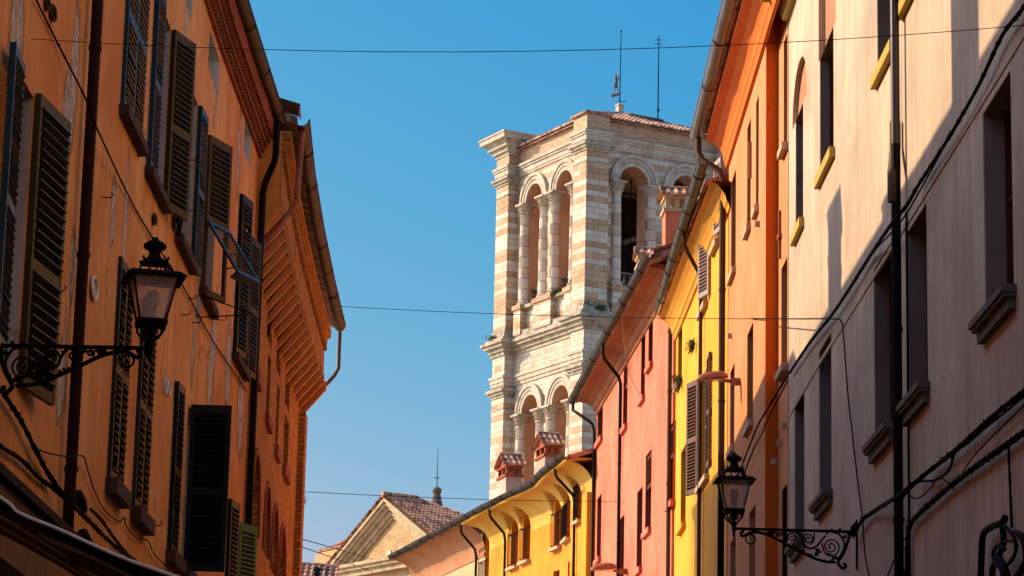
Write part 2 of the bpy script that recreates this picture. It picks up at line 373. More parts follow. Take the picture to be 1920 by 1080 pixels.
M['salmon'] = stucco('salmon_plaster', (.37, .16, .07), (.28, .11, .045), (.43, .22, .12), .8, .3, grime=.10)
M['brick_red'] = brickmat('orange_brick', (.42, .125, .016), (.70, .29, .05), (.10, .04, .014), .26, .085, .014, var=.7, bumpd=.03, dirt=.6)
M['brick_dark'] = brickmat('dark_red_brick', (.26, .055, .02), (.36, .085, .03), (.20, .09, .05), .25, .068, .010, var=.6, dirt=.5)
M['brick_tan'] = brickmat('tan_brick', (.44, .30, .155), (.52, .37, .20), (.36, .28, .18), .28, .075, .012, var=.35, dirt=.25)
M['brick_church'] = brickmat('ochre_brick', (.40, .24, .11), (.56, .38, .19), (.34, .25, .15), .30, .085, .014, var=.5, bumpd=.02, dirt=.3)
M['banded'] = banded('banded_marble')
M['marble'] = stone('weathered_marble', (.53, .46, .35), .45, 0, 1.6, .03)
M['marble_moss'] = stone('mossy_marble', (.46, .40, .30), .95, .75, 1.8, .04)
M['frieze'] = banded('frieze_brick', .12, .4, (.52, .34, .21), (.50, .30, .17), .3, .8)
M['panel'] = banded('white_block_marble', .26, .55, (.54, .48, .37), (.50, .40, .29), .3, .8)
M['column'] = banded('column_drums', .62, 9, (.60, .53, .42), (.54, .38, .26), .2, .8)
M['inner'] = stucco('tower_inner_plaster', (.52, .28, .16), (.40, .2, .11), (.6, .36, .22), .8, .4, grime=.3)
M['church_stone'] = stone('ochre_stone', (.50, .38, .23), .45, 0, 2.2, .03)
M['tile'] = tilemat('terracotta_tiles')
M['tile_dark'] = tilemat('old_dark_tiles', (.24, .10, .06), (.38, .21, .14), (.06, .035, .025))
M['zinc'] = paint('brown_gutter_metal', (.014, .011, .008), .5, .5, .0, (.03, .02, .015), 3, .5)
M['zinc_green'] = paint('green_bronze_gutter', (.03, .03, .014), .45, .55, .1, (.04, .035, .02), 3, .5)
M['zinc_silver'] = paint('weathered_lead', (.12, .115, .105), .5, .5, .1)
M['copper'] = paint('copper_brown_gutter', (.035, .015, .009), .36, .4, .15, (.06, .035, .03), 2, .6)
M['pipe_red'] = paint('dark_red_pipe_paint', (.022, .004, .003), .5, .5)
M['pipe_brown'] = paint('brown_pipe_paint', (.075, .04, .026), .42, .4)
M['pipe_black'] = paint('black_pipe_paint', (.005, .0045, .0045), .45, .3)
M['pipe_clay'] = paint('clay_pipe_paint', (.36, .13, .07), .5, .4)
M['iron'] = paint('black_wrought_iron', (.0045, .004, .004), .65, .2, .0, (.03, .018, .012), 20, .08)
M['cable'] = paint('black_cable', (.005, .0045, .004), .7, .2, spec=.06)
M['cable_pale'] = paint('pale_cable', (.35, .30, .26), .6, .2)
M['shut_blue'] = paint('blue_green_shutter_paint', (.012, .036, .048), .42, .45, 0, (.02, .03, .03), 5, .5)
M['shut_green'] = paint('dark_green_shutter_paint', (.005, .010, .008), .45, .4, 0, (.01, .015, .012), 5, .5)
M['shut_olive'] = paint('olive_shutter_paint', (.055, .036, .009), .5, .45, 0, (.05, .03, .01), 5, .4)
M['shut_grey'] = paint('grey_brown_shutter_paint', (.018, .020, .018), .5, .5, 0, (.03, .025, .02), 5, .4)
M['shut_lime'] = paint('faded_green_shutter_paint', (.11, .19, .05), .5, .4, 0, (.04, .05, .02), 5, .4)
M['shut_black'] = paint('black_green_shutter_paint', (.010, .012, .011), .5, .3, 0, (.004, .004, .004), 5, .3)
M['shut_brown'] = paint('brown_shutter_paint', (.16, .085, .055), .5, .4)
M['shut_taupe'] = paint('taupe_shutter_paint', (.34, .26, .23), .5, .4, 0, (.1, .07, .06))
M['wood_pink'] = paint('dark_red_window_wood', (.10, .028, .018), .7, .4, 0, (.02, .015, .01), 6, .15)
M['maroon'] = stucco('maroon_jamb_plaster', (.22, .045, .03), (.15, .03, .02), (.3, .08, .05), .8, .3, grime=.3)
M['reveal'] = stucco('pale_reveal_plaster', (.52, .40, .34), (.33, .24, .2), (.62, .50, .44), .9, .5, grime=.4)
M['sill_brick'] = stone('old_brick_sill', (.07, .028, .014), .85, 0, 7, .03)
M['sill_ochre'] = paint('ochre_sill_paint', (.46, .31, .07), .7, .3, 0, (.25, .15, .04))
M['sill_stone'] = stone('sandstone_sill', (.56, .38, .24), .3, 0, 6, .01)
M['sill_dark'] = stone('grey_sill_stone', (.15, .12, .095), .75, 0, 5, .01)
M['white'] = paint('white_paint', (.68, .64, .56), .6, .35, 0, (.3, .26, .2))
M['leaf'] = paint('leaf_green', (.055, .085, .02), .6, .4)
M['leaf_dry'] = paint('dry_leaf', (.20, .12, .04), .7, .4)
def glass(name, col, rough=.12, spec=.8, alpha=1.0, trans=0.0):
    m, N, L, P = new_mat(name); co = tcoord(N)
    n = noise(N, L, co, 3, 5, .6); L.new(mix(N, L, n, tuple(x * .6 for x in col), tuple(min(1, x * 1.4) for x in col)), P.inputs['Base Color'])
    P.inputs['Roughness'].default_value = rough; P.inputs['Specular IOR Level'].default_value = spec; P.inputs['Transmission Weight'].default_value = trans
    P.inputs['Alpha'].default_value = alpha; return m
M['pane'] = glass('dark_window_glass', (.016, .012, .010), .4, .08)
M['lampglass'] = glass('dusty_lantern_glass', (.62, .45, .36), .35, .5, .42)
M['bulb'] = glass('milky_bulb', (.34, .25, .2), .3, .5)
M['mesh'] = paint('belfry_mesh_dark', (.03, .03, .03), .6, .3)
M['fabric_dark'] = paint('brown_awning_fabric', (.028, .016, .012), .85, .4, 0, (.01, .007, .006), 3, .2)
M['fabric_pale'] = paint('pale_awning_fabric', (.30, .26, .23), .85, .3, 0, (.14, .11, .1), 3, .2)
#GEOM
# ------------------------------------------------------------------ builders
def hole(W, x1, x2, yt, yb, d=.22, xt=None, xb=None, arch=0.0, h=None, zb=None, zt=None, ym=None):
    """an opening measured in the photo: near/far edge x, top and bottom y (at xt / xb)"""
    ym = ym if ym is not None else (yt + yb) / 2
    a = W.hit(x1, ym)[0]; b = W.hit(x2, ym)[0]; s0, s1 = min(a, b), max(a, b)
    zb = zb if zb is not None else W.hit(xb if xb is not None else x1, yb)[1]
    zt = zt if zt is not None else (zb + h if h else W.hit(xt if xt is not None else x1, yt)[1])
    return dict(s0=s0, s1=s1, z0=zb, z1=zt, d=d, arch=arch)
def arc_pts(h, n=14):
    sc = (h['s0'] + h['s1']) / 2; r = (h['s1'] - h['s0']) / 2; rise = h['arch']
    return [(sc - r * math.cos(math.pi * k / n), h['z1'] - rise + rise * math.sin(math.pi * k / n)) for k in range(n + 1)]
def wall_face(mb, W, s0, s1, z0, z1, holes=(), o=0.0, reveal=None, dz=None):
    ss = {round(s0, 5), round(s1, 5)} | {round(s, 5) for s in W.S if s0 < s < s1}
    zz = {round(z0, 5), round(z1, 5)}
    for h in holes:
        ss |= {round(min(max(h['s0'], s0), s1), 5), round(min(max(h['s1'], s0), s1), 5)}
        zz |= {round(min(max(h['z0'], z0), z1), 5), round(min(max(h['z1'], z0), z1), 5)}
    ss = sorted(ss); zz = sorted(zz)
    q = lambda s, z, oo=0: W.P(s, z, o + oo)
    for a, b in zip(ss, ss[1:]):
        if b - a < 1e-4: continue
        for c, d in zip(zz, zz[1:]):
            if d - c < 1e-4: continue
            ms, mz = (a + b) / 2, (c + d) / 2
            if any(h['s0'] < ms < h['s1'] and h['z0'] < mz < h['z1'] for h in holes): continue
            mb.face([q(a, c), q(b, c), q(b, d), q(a, d)], [(a, c), (b, c), (b, d), (a, d)])
    for h in holes:
        a, b, c, d, dp = h['s0'], h['s1'], h['z0'], h['z1'], h['d']
        zs = d - h['arch']; rv = h.get('rv') or mb
        rv.face([q(a, c), q(a, zs), q(a, zs, -dp), q(a, c, -dp)]); rv.face([q(b, c), q(b, zs), q(b, zs, -dp), q(b, c, -dp)])
        rv.face([q(a, c), q(b, c), q(b, c, -dp), q(a, c, -dp)])
        if h['arch'] > 0:
            P = arc_pts(h)
            for (u0, v0), (u1, v1) in zip(P, P[1:]):
                if d - min(v0, v1) > 1e-4:
                    mb.face([q(u0, v0), q(u1, v1), q(u1, d), q(u0, d)], [(u0, v0), (u1, v1), (u1, d), (u0, d)])
                rv.face([q(u0, v0), q(u1, v1), q(u1, v1, -dp), q(u0, v0, -dp)])
        else: rv.face([q(a, d), q(b, d), q(b, d, -dp), q(a, d, -dp)])
def back_panel(mb, W, h, o=0.0, eps=.0):
    a, b, c, d = h['s0'], h['s1'], h['z0'], h['z1']; oo = o - h['d'] + eps
    if h['arch'] > 0: pts = [(a, c)] + [(b, c)] + arc_pts(h)[::-1]
    else: pts = [(a, c), (b, c), (b, d), (a, d)]
    mb.face([W.P(s, z, oo) for s, z in pts], pts)
def window(root, W, h, frame='wood_pink', pane='pane', rev=None, name='window', label=None, o=0.0, bars=1):
    """glass pane set back in its opening, with its frame as a child"""
    mb = MB(); back_panel(mb, W, h, o, .003); w_ = mb.build(name, M[pane], root)
    if label: w_['label'] = label
    a, b, c, d = h['s0'], h['s1'], h['z0'], h['z1']; dd = o - h['d']
    f = MB(); t = .055
    f.wbox(W, a, a + t, c, d - h['arch'], dd + .004, dd + .06); f.wbox(W, b - t, b, c, d - h['arch'], dd + .004, dd + .06)
    f.wbox(W, a + t, b - t, c, c + t, dd + .004, dd + .06)
    if not h['arch']: f.wbox(W, a + t, b - t, d - t, d, dd + .004, dd + .06)
    m = (a + b) / 2; f.wbox(W, m - .03, m + .03, c + t, d - t - h['arch'] * .2, dd + .006, dd + .062)
    for k in range(bars):
        z = c + (d - c) * (k + 1) / (bars + 1) + .12; f.wbox(W, a + t, m - .03, z - .018, z + .018, dd + .005, dd + .05); f.wbox(W, m + .03, b - t, z - .018, z + .018, dd + .005, dd + .05)
    f.build('frame', M[frame], w_)
    if rev:
        r = MB(); e = .012
        q = lambda s, z, oo: W.P(s, z, o + oo)
        for s in (a + e, b - e): r.face([q(s, c, -.01), q(s, d, -.01), q(s, d, -h['d'] + .006), q(s, c, -h['d'] + .006)])
        if not h['arch']: r.face([q(a, d - e, -.01), q(b, d - e, -.01), q(b, d - e, -h['d'] + .06), q(a, d - e, -h['d'] + .06)])
        r.build('reveal', M[rev], w_)
    return w_
def sill(par, W, h, mat, proj=.10, th=.08, ext=.06, o=0.0, two=False, extn=None, slope=0):
    mb = MB(); a = h['s0'] - (extn if extn is not None else ext); b = h['s1'] + ext; z = h['z0']
    if two:
        mb.wbox(W, a, b, z - .055, z + .003, o - h['d'] * .9, o + proj); mb.wbox(W, a + .02, b - .02, z - .09, z - .055, o - .04, o + proj * .82)
        mb.wbox(W, a + .05, b - .05, z - .185, z - .09, o - .04, o + proj * .5)
    else: mb.wbox(W, a, b, z - th, z + .003, o - h['d'] * .9, o + proj)
    return mb.build('sill', M[mat], par)
def leaf(par, P0, dv, nv, w, h, mat, panels=(0, .48, 1), th=.05, sp=.062, name='shutter', solid=(), tilt=-24, label=None):
    """louvred shutter leaf: P0 = bottom hinge corner, dv along it, nv its outer normal"""
    mb = MB(); dv = dv.normalized(); nv = nv.normalized(); Z = V((0, 0, 1)); st = min(.06, w * .16)
    c = P0 + dv * (w / 2)
    def bb(u0, u1, z0, z1, t=th, n0=0): mb.box(P0 + dv * ((u0 + u1) / 2) + Z * ((z0 + z1) / 2) + nv * n0, dv * ((u1 - u0) / 2), nv * (t / 2), Z * ((z1 - z0) / 2))
    bb(0, st, 0, h); bb(w - st, w, 0, h)
    zs = [p * h for p in panels]
    rl = .09
    for i, z in enumerate(zs):
        z0 = max(0, z - rl / 2 if 0 < i < len(zs) - 1 else (z if i == 0 else z - rl)); z1 = z0 + rl
        bb(st, w - st, z0, min(h, z1), th * .92)
    rs_ = random.Random(int(abs(P0.y * 97 + P0.z * 31 + w * 7)))
    for i in range(len(zs) - 1):
        if i in solid: continue
        a = zs[i] + (rl if i == 0 else rl / 2); b = zs[i + 1] - (rl if i == len(zs) - 2 else rl / 2)
        n = max(2, int((b - a) / sp))
        for k in range(n):
            z = a + (k + .5) * (b - a) / n; ta = rad(tilt + rs_.gauss(0, 2.5) + (rs_.uniform(-22, 22) if rs_.random() < .05 else 0))
            if rs_.random() < .006 and mat != 'shut_black': continue
            ax = (nv * math.cos(ta) - Z * math.sin(ta)); ay = (nv * math.sin(ta) + Z * math.cos(ta))
            mb.box(P0 + dv * (w / 2) + Z * z, dv * (w / 2 - st + .003), ax * (sp * .66), ay * .008)
    o = mb.build(name, M[mat], par)
    if label: o['label'] = label
    return o
def swing(W, s, z, w, fx, hint, o=.03, near=True):
    """angle from the wall at which a leaf of width w hinged at s shows its free edge at photo x = fx"""
    H = W.P(s, z, o); t = W.T(s); n = W.N(s); best = None
    for k in range(0, 361):
        a = rad(k / 2); d = t * math.cos(a) + n * math.sin(a)
        e = abs(proj(H + d * w)[0] - fx) + abs(k / 2 - hint) * .02
        if best is None or e < best[0]: best = (e, d, k / 2)
    return H, best[1]
def open_leaf(par, W, s, z0, h, w, fx, hint, mat, **kw):
    H, d = swing(W, s, z0 + h * .5, w, fx, hint); H.z = z0
    nn = V((d.y, -d.x, 0))
    if nn.dot(EYE - H) < 0: nn = -nn
    return leaf(par, H, d, nn, w, h, mat, **kw)
def closed_leaves(par, W, h, mat, o=.0, n=2, **kw):
    s0, s1 = h['s0'] + .005, h['s1'] - .005; wd = (s1 - s0) / n
    for k in range(n):
        a = s0 + wd * k; P0 = W.P(a, h['z0'] + .01, o); P1 = W.P(a + wd - .008, h['z0'] + .01, o)
        leaf(par, P0, P1 - P0, W.N(a), (P1 - P0).length, h['z1'] - h['z0'] - .02, mat, **{'tilt': 30, **kw})
def gutter(par, W, s0, s1, z, o, r, mat, n=None, z1=None, bracket=.8, name='gutter', smooth=True, joints=2.0):
    z1 = z if z1 is None else z1
    mb = MB(); n = n or max(2, int((s1 - s0) / .6)); rings = []
    for i in range(n + 1):
        f = i / n; s = s0 + (s1 - s0) * f; zz = z + (z1 - z) * f + .012 * math.sin(s * 1.7 + z) + .008 * math.sin(s * 4.1); ring = []
        for k in range(9):
            a = math.pi + math.pi * k / 8; ring.append(W.P(s, zz + r * math.sin(a) * 1.0, o + r * math.cos(a)))
        for k in range(8, -1, -1):
            a = math.pi + math.pi * k / 8; ring.append(W.P(s, zz + (r - .012) * math.sin(a), o + (r - .012) * math.cos(a)))
        rings.append(ring)
    mb.sweep(rings)
    # rolled front lip and joint collars
    mb.tube([W.P(s0 + (s1 - s0) * i / n, z + (z1 - z) * i / n, o + r) for i in range(n + 1)], .012, 6)
    k = int((s1 - s0) / joints)
    for j in range(1, k + 1):
        s = s0 + joints * j - .3; zz = z + (z1 - z) * (s - s0) / (s1 - s0)
        pts = [W.P(s, zz + (r + .006) * math.sin(math.pi + math.pi * q / 10), o + (r + .006) * math.cos(math.pi + math.pi * q / 10)) for q in range(11)]
        mb.tube(pts, .009, 4)
    return mb.build(name, M[mat], par, smooth=smooth)
def pipe(par, pts, r, mat, name='downpipe', clips=1.9):
    mb = MB(); mb.tube(pts, r, 12)
    for a, b in zip(pts, pts[1:]):
        L = (b - a).length
        if L > clips * .7:
            k = int(L / clips)
            for j in range(1, k + 1):
                c = a.lerp(b, j * clips / L if j * clips < L else .9); d = (b - a).normalized() * .022
                mb.tube([c - d, c + d], r + .009, 12)
    return mb.build(name, M[mat], par, smooth=True)
def strip(mb, W, s0, s1, prof, n=None):
    n = n or max(1, int((s1 - s0) / 1.0))
    ss = sorted({round(s0 + (s1 - s0) * i / n, 5) for i in range(n + 1)} | {round(s, 5) for s in W.S if s0 < s < s1})
    L = 0; us = [0]
    for (o0, z0), (o1, z1) in zip(prof, prof[1:]): L += math.hypot(o1 - o0, z1 - z0); us.append(L)
    for a, b in zip(ss, ss[1:]):
        for i in range(len(prof) - 1):
            (o0, z0), (o1, z1) = prof[i], prof[i + 1]
            mb.face([W.P(a, z0, o0), W.P(b, z0, o0), W.P(b, z1, o1), W.P(a, z1, o1)], [(a, us[i]), (b, us[i]), (b, us[i + 1]), (a, us[i + 1])])
def prism_strip(mb, W, s0, s1, prof, n=None):      # closed profile run along the wall, with end caps
    strip(mb, W, s0, s1, list(prof) + [prof[0]], n)
    mb.face([W.P(s0, z, o) for o, z in prof]); mb.face([W.P(s1, z, o) for o, z in prof][::-1])
def shell(root, W, s0, s1, zt, mat, depth=7.0, z0=0.0, mats=None):
    """end walls and back wall of a building"""
    mb = MB(); q = W.P
    for s in (s0, s1): mb.face([q(s, z0, 0), q(s, zt, 0), q(s, zt, -depth), q(s, z0, -depth)])
    n = 6
    for k in range(n):
        a = s0 + (s1 - s0) * k / n; b = s0 + (s1 - s0) * (k + 1) / n
        mb.face([q(a, z0, -depth), q(b, z0, -depth), q(b, zt, -depth), q(a, zt, -depth)])
    return mb.build('side_wall', M[mat], root)
def roof(root, W, s0, s1, z, o, rise=1.5, depth=7.0, mat='tile', th=.12):
    """two tiled slopes, eave at (o, z), ridge half way back"""
    mb = MB(); n = max(2, int((s1 - s0) / 2)); md = -depth / 2
    prof = [(o, z), (md, z + rise), (-depth - .4, z), (-depth - .4, z - th), (md, z + rise - th), (o, z - th)]
    prism_strip(mb, W, s0, s1, prof, n)
    return mb.build('roof', M[mat], root)
def pantiles(mb, P0, u, v, nu, nv_, pitch, row, amp, keep=None, seg=4, lift=.03, uoff=0, voff=0):
    """rows of curved tiles: P0 eave corner, u along the eave, v up the slope (unit vectors)"""
    nn = u.cross(v).normalized()
    if nn.z < 0: nn = -nn
    for j in range(nv_):
        for i in range(nu * seg):
            u0 = i * pitch / seg; u1 = (i + 1) * pitch / seg
            if keep and not keep((u0 + u1) / 2, (j + .5) * row): continue
            h0 = amp * (.5 + .5 * math.cos(2 * math.pi * i / seg)); h1 = amp * (.5 + .5 * math.cos(2 * math.pi * (i + 1) / seg))
            a, b = j * row, (j + 1) * row + .02
            p = [P0 + u * u0 + v * a + nn * (h0 + lift), P0 + u * u1 + v * a + nn * (h1 + lift), P0 + u * u1 + v * b + nn * h1, P0 + u * u0 + v * b + nn * h0]
            U = [(u0 + uoff, a + voff + .01), (u1 + uoff, a + voff + .01), (u1 + uoff, b - .03 + voff), (u0 + uoff, b - .03 + voff)]
            U = [(uoff + (i // seg + .5) * pitch, x[1]) for x in U]
            mb.face(p, U)
            if lift: mb.face([P0 + u * u0 + v * a, P0 + u * u1 + v * a, p[1], p[0]], [(U[0][0], a + voff + .01)] * 4)
def chimney(root, c, w, d, zb, zt, ax, body, capm='sill_brick', tiles='tile', label=None):
    """c plan centre, ax unit vector along the ridge, from zb to the underside of the cap zt"""
    ay = V((-ax.y, ax.x, 0)); Z = V((0, 0, 1)); c = V((c[0], c[1], 0))
    mb = MB(); mb.box(c + Z * ((zb + zt) / 2), ax * (w / 2), ay * (d / 2), Z * ((zt - zb) / 2)); b = mb.build('chimney', M[body], root)
    if label: b['label'] = label
    k = MB(); hh = w * .42
    k.box(c + Z * (zt + .04), ax * (w / 2 + .05), ay * (d / 2 + .05), Z * .04)
    for i in (-1, 0, 1):
        for j in (-1, 0, 1):
            if i == 0 and j == 0: continue
            k.box(c + ax * (i * (w / 2 - .05)) + ay * (j * (d / 2 - .05)) + Z * (zt + .08 + hh / 2), ax * .05, ay * .05, Z * (hh / 2))
    k.box(c + Z * (zt + .08 + hh + .03), ax * (w / 2 + .04), ay * (d / 2 + .04), Z * .03)
    z2 = zt + .14 + hh; rr = d * .38
    for sg in (-1, 1):
        e = c + ax * (sg * (w / 2 - .02)); e2 = e - ax * (sg * .05)
        tri = [e + ay * (d / 2) + Z * z2, e - ay * (d / 2) + Z * z2, e + Z * (z2 + rr)]; tr2 = [e2 + ay * (d / 2) + Z * z2, e2 - ay * (d / 2) + Z * z2, e2 + Z * (z2 + rr)]
        k.sweep([tri, tr2])
    k.build('chimney_cap', M[capm], b)
    t = MB(); L = math.hypot(d / 2 + .08, rr); nt = max(3, int((w + .2) / .16)); pitch = (w + .2) / nt
    for sg in (-1, 1):
        v = (ay * (-sg) * (d / 2 + .08) + Z * rr).normalized(); u = ax
        pantiles(t, c - ax * (w / 2 + .1) + ay * (sg * (d / 2 + .08)) + Z * z2, u, v, nt, max(1, int(L / .26)), pitch, L / max(1, int(L / .26)), .055, lift=.03)
    t.tube([c - ax * (w / 2 + .1) + Z * (z2 + rr + .03), c + ax * (w / 2 + .1) + Z * (z2 + rr + .03)], .06, 8)
    for sg in (-1, 1):   # underside boards
        t.face([c - ax * (w / 2 + .1) + ay * (sg * (d / 2 + .08)) + Z * (z2 - .01), c + ax * (w / 2 + .1) + ay * (sg * (d / 2 + .08)) + Z * (z2 - .01), c + ax * (w / 2 + .1) + Z * (z2 + rr - .02), c - ax * (w / 2 + .1) + Z * (z2 + rr - .02)])
    t.build('cap_tiles', M[tiles], b)
    return b
def wline(W, pts, o=.03): 
    out = []
    for p in pts:
        oo = p[2] if len(p) > 2 else o
        s, z = W.hit(p[0], p[1], oo); out.append(W.P(s, z, oo))
    return out
def smooth_path(P, n=5):
    if len(P) < 3: return P
    out = []
    for i in range(len(P) - 1):
        p0 = P[max(0, i - 1)]; p1 = P[i]; p2 = P[i + 1]; p3 = P[min(len(P) - 1, i + 2)]
        for k in range(n):
            t = k / n; out.append(.5 * ((2 * p1) + (p2 - p0) * t + (2 * p0 - 5 * p1 + 4 * p2 - p3) * t * t + (3 * p1 - p0 - 3 * p2 + p3) * t ** 3))
    out.append(P[-1]); return out
def twig_ties(mb, path, r, step=.25, seed=1):
    rnd = random.Random(seed)
    for i in range(1, len(path) - 1):
        if rnd.random() < .6:
            d = V((rnd.uniform(-1, 1), rnd.uniform(-.4, .4), rnd.uniform(-1, 1))).normalized(); c = path[i]
            mb.tube([c, c + d * r * 2.0], r * .22, 4)
            t = (path[i + 1] - path[i - 1]).normalized(); mb.tube([c - t * .02, c + t * .02], r * 1.25, 6)

# ------------------------------------------------------------------ ground
g = MB(); n = 16
for i in range(n):
    for j in range(n):
        x0 = -700 + 1400 * i / n; x1 = -700 + 1400 * (i + 1) / n; y0 = -600 + 1600 * j / n; y1 = -600 + 1600 * (j + 1) / n
        g.face([(x0, y0, -.12), (x1, y0, -.12), (x1, y1, -.12), (x0, y1, -.12)])
gr = g.build('ground', M['ground']); gr['kind'] = 'structure'
W_L = Wall([(-3.98, -6), (-3.93, 8), (-3.87, 18), (-3.85, 28), (-3.85, 35), (-3.77, 40.3)], 1)
W_B = Wall([(-3.83, 40.32), (-3.94, 43.4), (-4.01, 47), (-4.05, 51), (-4.06, 54.6)], 1)
W_P = Wall([(4.15, -6), (4.05, 12), (3.95, 23), (3.90, 28), (3.83, 34), (3.82, 38.1)], -1)
W_O1 = Wall([(3.815, 38.12), (3.80, 39.5)], -1)
W_O2 = Wall([(3.62, 39.42), (3.62, 46.3)], -1)
W_Y = Wall([(3.62, 46.32), (3.50, 51), (3.38, 56.7)], -1)
W_K = Wall([(3.34, 56.72), (2.27, 72.1)], -1)
W_A = Wall([(2.24, 72.12), (1.74, 74.8), (1.48, 76.9), (.69, 79.5), (.10, 81.6), (-.62, 84.4)], -1)
W_S = Wall([(-.625, 84.42), (-3.0, 93.3)], -1)
st = MB(); q = [(-3.9, -6), (4.1, -6), (3.6, 50), (2.2, 72), (-.5, 84), (-4, 96), (-9, 96), (-5, 70), (-4.0, 50)]
st.face([(x, y, -.012) for x, y in q]); sb = st.build('road', M['road']); sb['kind'] = 'structure'
# ================================================================== LEFT terracotta building
root = thing('terracotta_building', 'terracotta plastered building with dark shutters and flaking walls, nearest on the left', 'building', (-7.5, 20, 0))
W = W_L; SE = W.S[-1]
Hs = {}
Hs['u0'] = hole(W, 13, 50, 0, 690, .30, zt=W.hit(50, 160)[1], ym=400)
Hs['u1'] = hole(W, 229, 268, 0, 207, .07, h=2.05, ym=120)
zs = W.hit(277.8, 325)[1]
Hs['u2'] = hole(W, 276, 311, 0, 0, .30, zb=zs, h=2.0, ym=250)
Hs['u3'] = hole(W, 331, 361, 0, 0, .30, zb=zs - .02, h=2.0, ym=400)
Hs['u4'] = hole(W, 378, 402, 0, 0, .28, zb=zs - .03, h=1.95, ym=450)
Hs['u5'] = hole(W, 440, 463, 0, 0, .22, zb=zs - .05, h=2.0, ym=560)
zl = W.hit(200, 897)[1]
Hs['l1'] = hole(W, 210, 236, 0, 0, .08, zb=zl, h=2.2, ym=700)
Hs['l2'] = hole(W, 256, 281, 0, 0, .08, zb=zl, h=2.2, ym=750)
Hs['l3'] = hole(W, 319, 338, 0, 0, .26, zb=zl - .03, h=1.95, ym=880)
Hs['l4'] = hole(W, 347, 368, 0, 0, .26, zb=zl - .03, h=1.95, ym=900)
Hs['l5'] = hole(W, 425, 444, 0, 0, .26, zb=zl - .6, h=1.95, ym=980)
Hs['a0'] = hole(W, 350, 361, -40, 12, .35, ym=0)
Hs['a1'] = hole(W, 391, 412.5, 49, 127, .35, ym=100)
Hs['a2'] = hole(W, 457.5, 470, 218, 284, .35, ym=260)
print('L holes', {k: (round(h['s0'], 2), round(h['s1'], 2), round(h['z0'], 2), round(h['z1'], 2)) for k, h in Hs.items()})
pt = []
for (x, y, rs, rz) in [(30, 75, .22, .42), (140, 130, .15, .55), (128, 200, .22, .25), (136, 500, .13, .26), (115, 715, .18, .33), (395, 700, .22, .55), (402, 640, .15, .5),
                       (366, 610, .12, .45), (362, 660, .10, .35), (428, 690, .25, .5), (212, 400, .12, .3), (236, 400, .08, .5), (452, 760, .35, .6), (440, 520, .12, .3), (350, 30, .10, .35), (404, 170, .12, .35), (448, 290, .12, .5), (120, 640, .04, .3), (25, 640, .2, .2)]:
    s, z = W.hit(x, y); pt.append((s, z, rs * 1.5, rz * 1.35))
M['terracotta_stucco'] = stucco('terracotta_plaster_flaking', (.90, .335, .075), (.58, .17, .03), (.90, .43, .14), .95, .9, grime=.85, crack=.8, wear=.0, patches=pt)
ZC = 12.62
mb = MB(); rv = MB(); wall_face(mb, W, 0, SE, -.15, 13.1, list(Hs.values()))
mb.build('wall', M['terracotta_stucco'], root)
shell(root, W, 0, SE, 13.1, 'terracotta_plain')
roof(root, W, 0, SE, 13.22, .22, 1.55, 8.0, 'tile_dark')
# brick cornice with toothed courses
c = MB(); s0 = 26.0
prism_strip(c, W, s0, SE, [(-.02, ZC), (.045, ZC), (.045, ZC + .07), (-.02, ZC + .07)], 16)
prism_strip(c, W, s0, SE, [(-.02, ZC + .15), (.12, ZC + .15), (.12, ZC + .21), (-.02, ZC + .21)], 16)
prism_strip(c, W, s0, SE, [(-.02, ZC + .29), (.21, ZC + .29), (.21, ZC + .35), (.24, ZC + .52), (-.02, ZC + .52)], 16)
s = s0
while s < SE - .1:
    for z, o in ((ZC + .07, .10), (ZC + .21, .18)):
        cc = W.P(s, z + .04, o * .5); n = W.N(s); t = W.T(s); dd = o * .5
        c.box(cc, (n + t * .55) * dd * .8, (t - n * .2) * .045, V((0, 0, .04)))
    s += .155
c.build('cornice', M['brick_dark'], root)
gutter(root, W, 24, SE - .1, 13.2, .27, .105, 'zinc')
# downpipes
s, _ = W.hit(158, 450, .09); pipe(root, [W.P(s, z, .09) for z in (13.0, 4.55)], .052, 'pipe_red')
se = SE - .12
pipe(root, [W.P(SE - .25, 13.1, .27), W.P(SE - .25, 12.62, .27), W.P(SE - .22, 12.5, .25), W.P(se, 12.22, .12), W.P(se, 12.05, .09), W.P(se, .2, .09)], .05, 'pipe_black')
# shutters ----------------------------------------------------
def lw(k, pane='pane', rev='reveal', frame='shut_grey', lab=None): return window(root, W_L, Hs[k], frame, pane, rev, label=lab)
T_ = W.T
w0 = lw('u0', lab='tall window in a pale reveal'); h = Hs['u0']
leaf(w0, W.P(h['s0'] - .02, h['z0'], .05), -T_(5) + W.N(5) * .06, W.N(5), .62, h['z1'] - h['z0'], M and 'shut_blue')
open_leaf(w0, W, h['s1'] + .03, h['z0'] - .05, h['z1'] - h['z0'] + .1, .86, 113, 12, 'shut_olive', panels=(0, .42, 1), sp=.08, label='large ochre-brown shutter leaf standing open')
w1 = lw('u1', rev=None); closed_leaves(w1, W, Hs['u1'], 'shut_blue', .015); sill(w1, W, Hs['u1'], 'sill_brick', .10, .10, .06)
w2 = lw('u2'); h = Hs['u2']; HH = h['z1'] - h['z0']
open_leaf(w2, W, h['s0'] + .02, h['z0'], HH, .5, 300, 10, 'shut_blue')
open_leaf(w2, W, h['s1'] - .0, h['z0'] - .05, HH + .05, .57, 357, 22, 'shut_olive', panels=(0, .46, 1), label='olive shutter leaf swung far out'); sill(w2, W, h, 'sill_brick', .10, .10, .06)
w3 = lw('u3'); h = Hs['u3']; HH = h['z1'] - h['z0']
open_leaf(w3, W, h['s0'] + .02, h['z0'], HH, .5, 347, 6, 'shut_green')
open_leaf(w3, W, h['s1'] + .02, h['z0'], HH, .55, 381, 12, 'shut_blue'); sill(w3, W, h, 'sill_brick', .10, .10, .06)
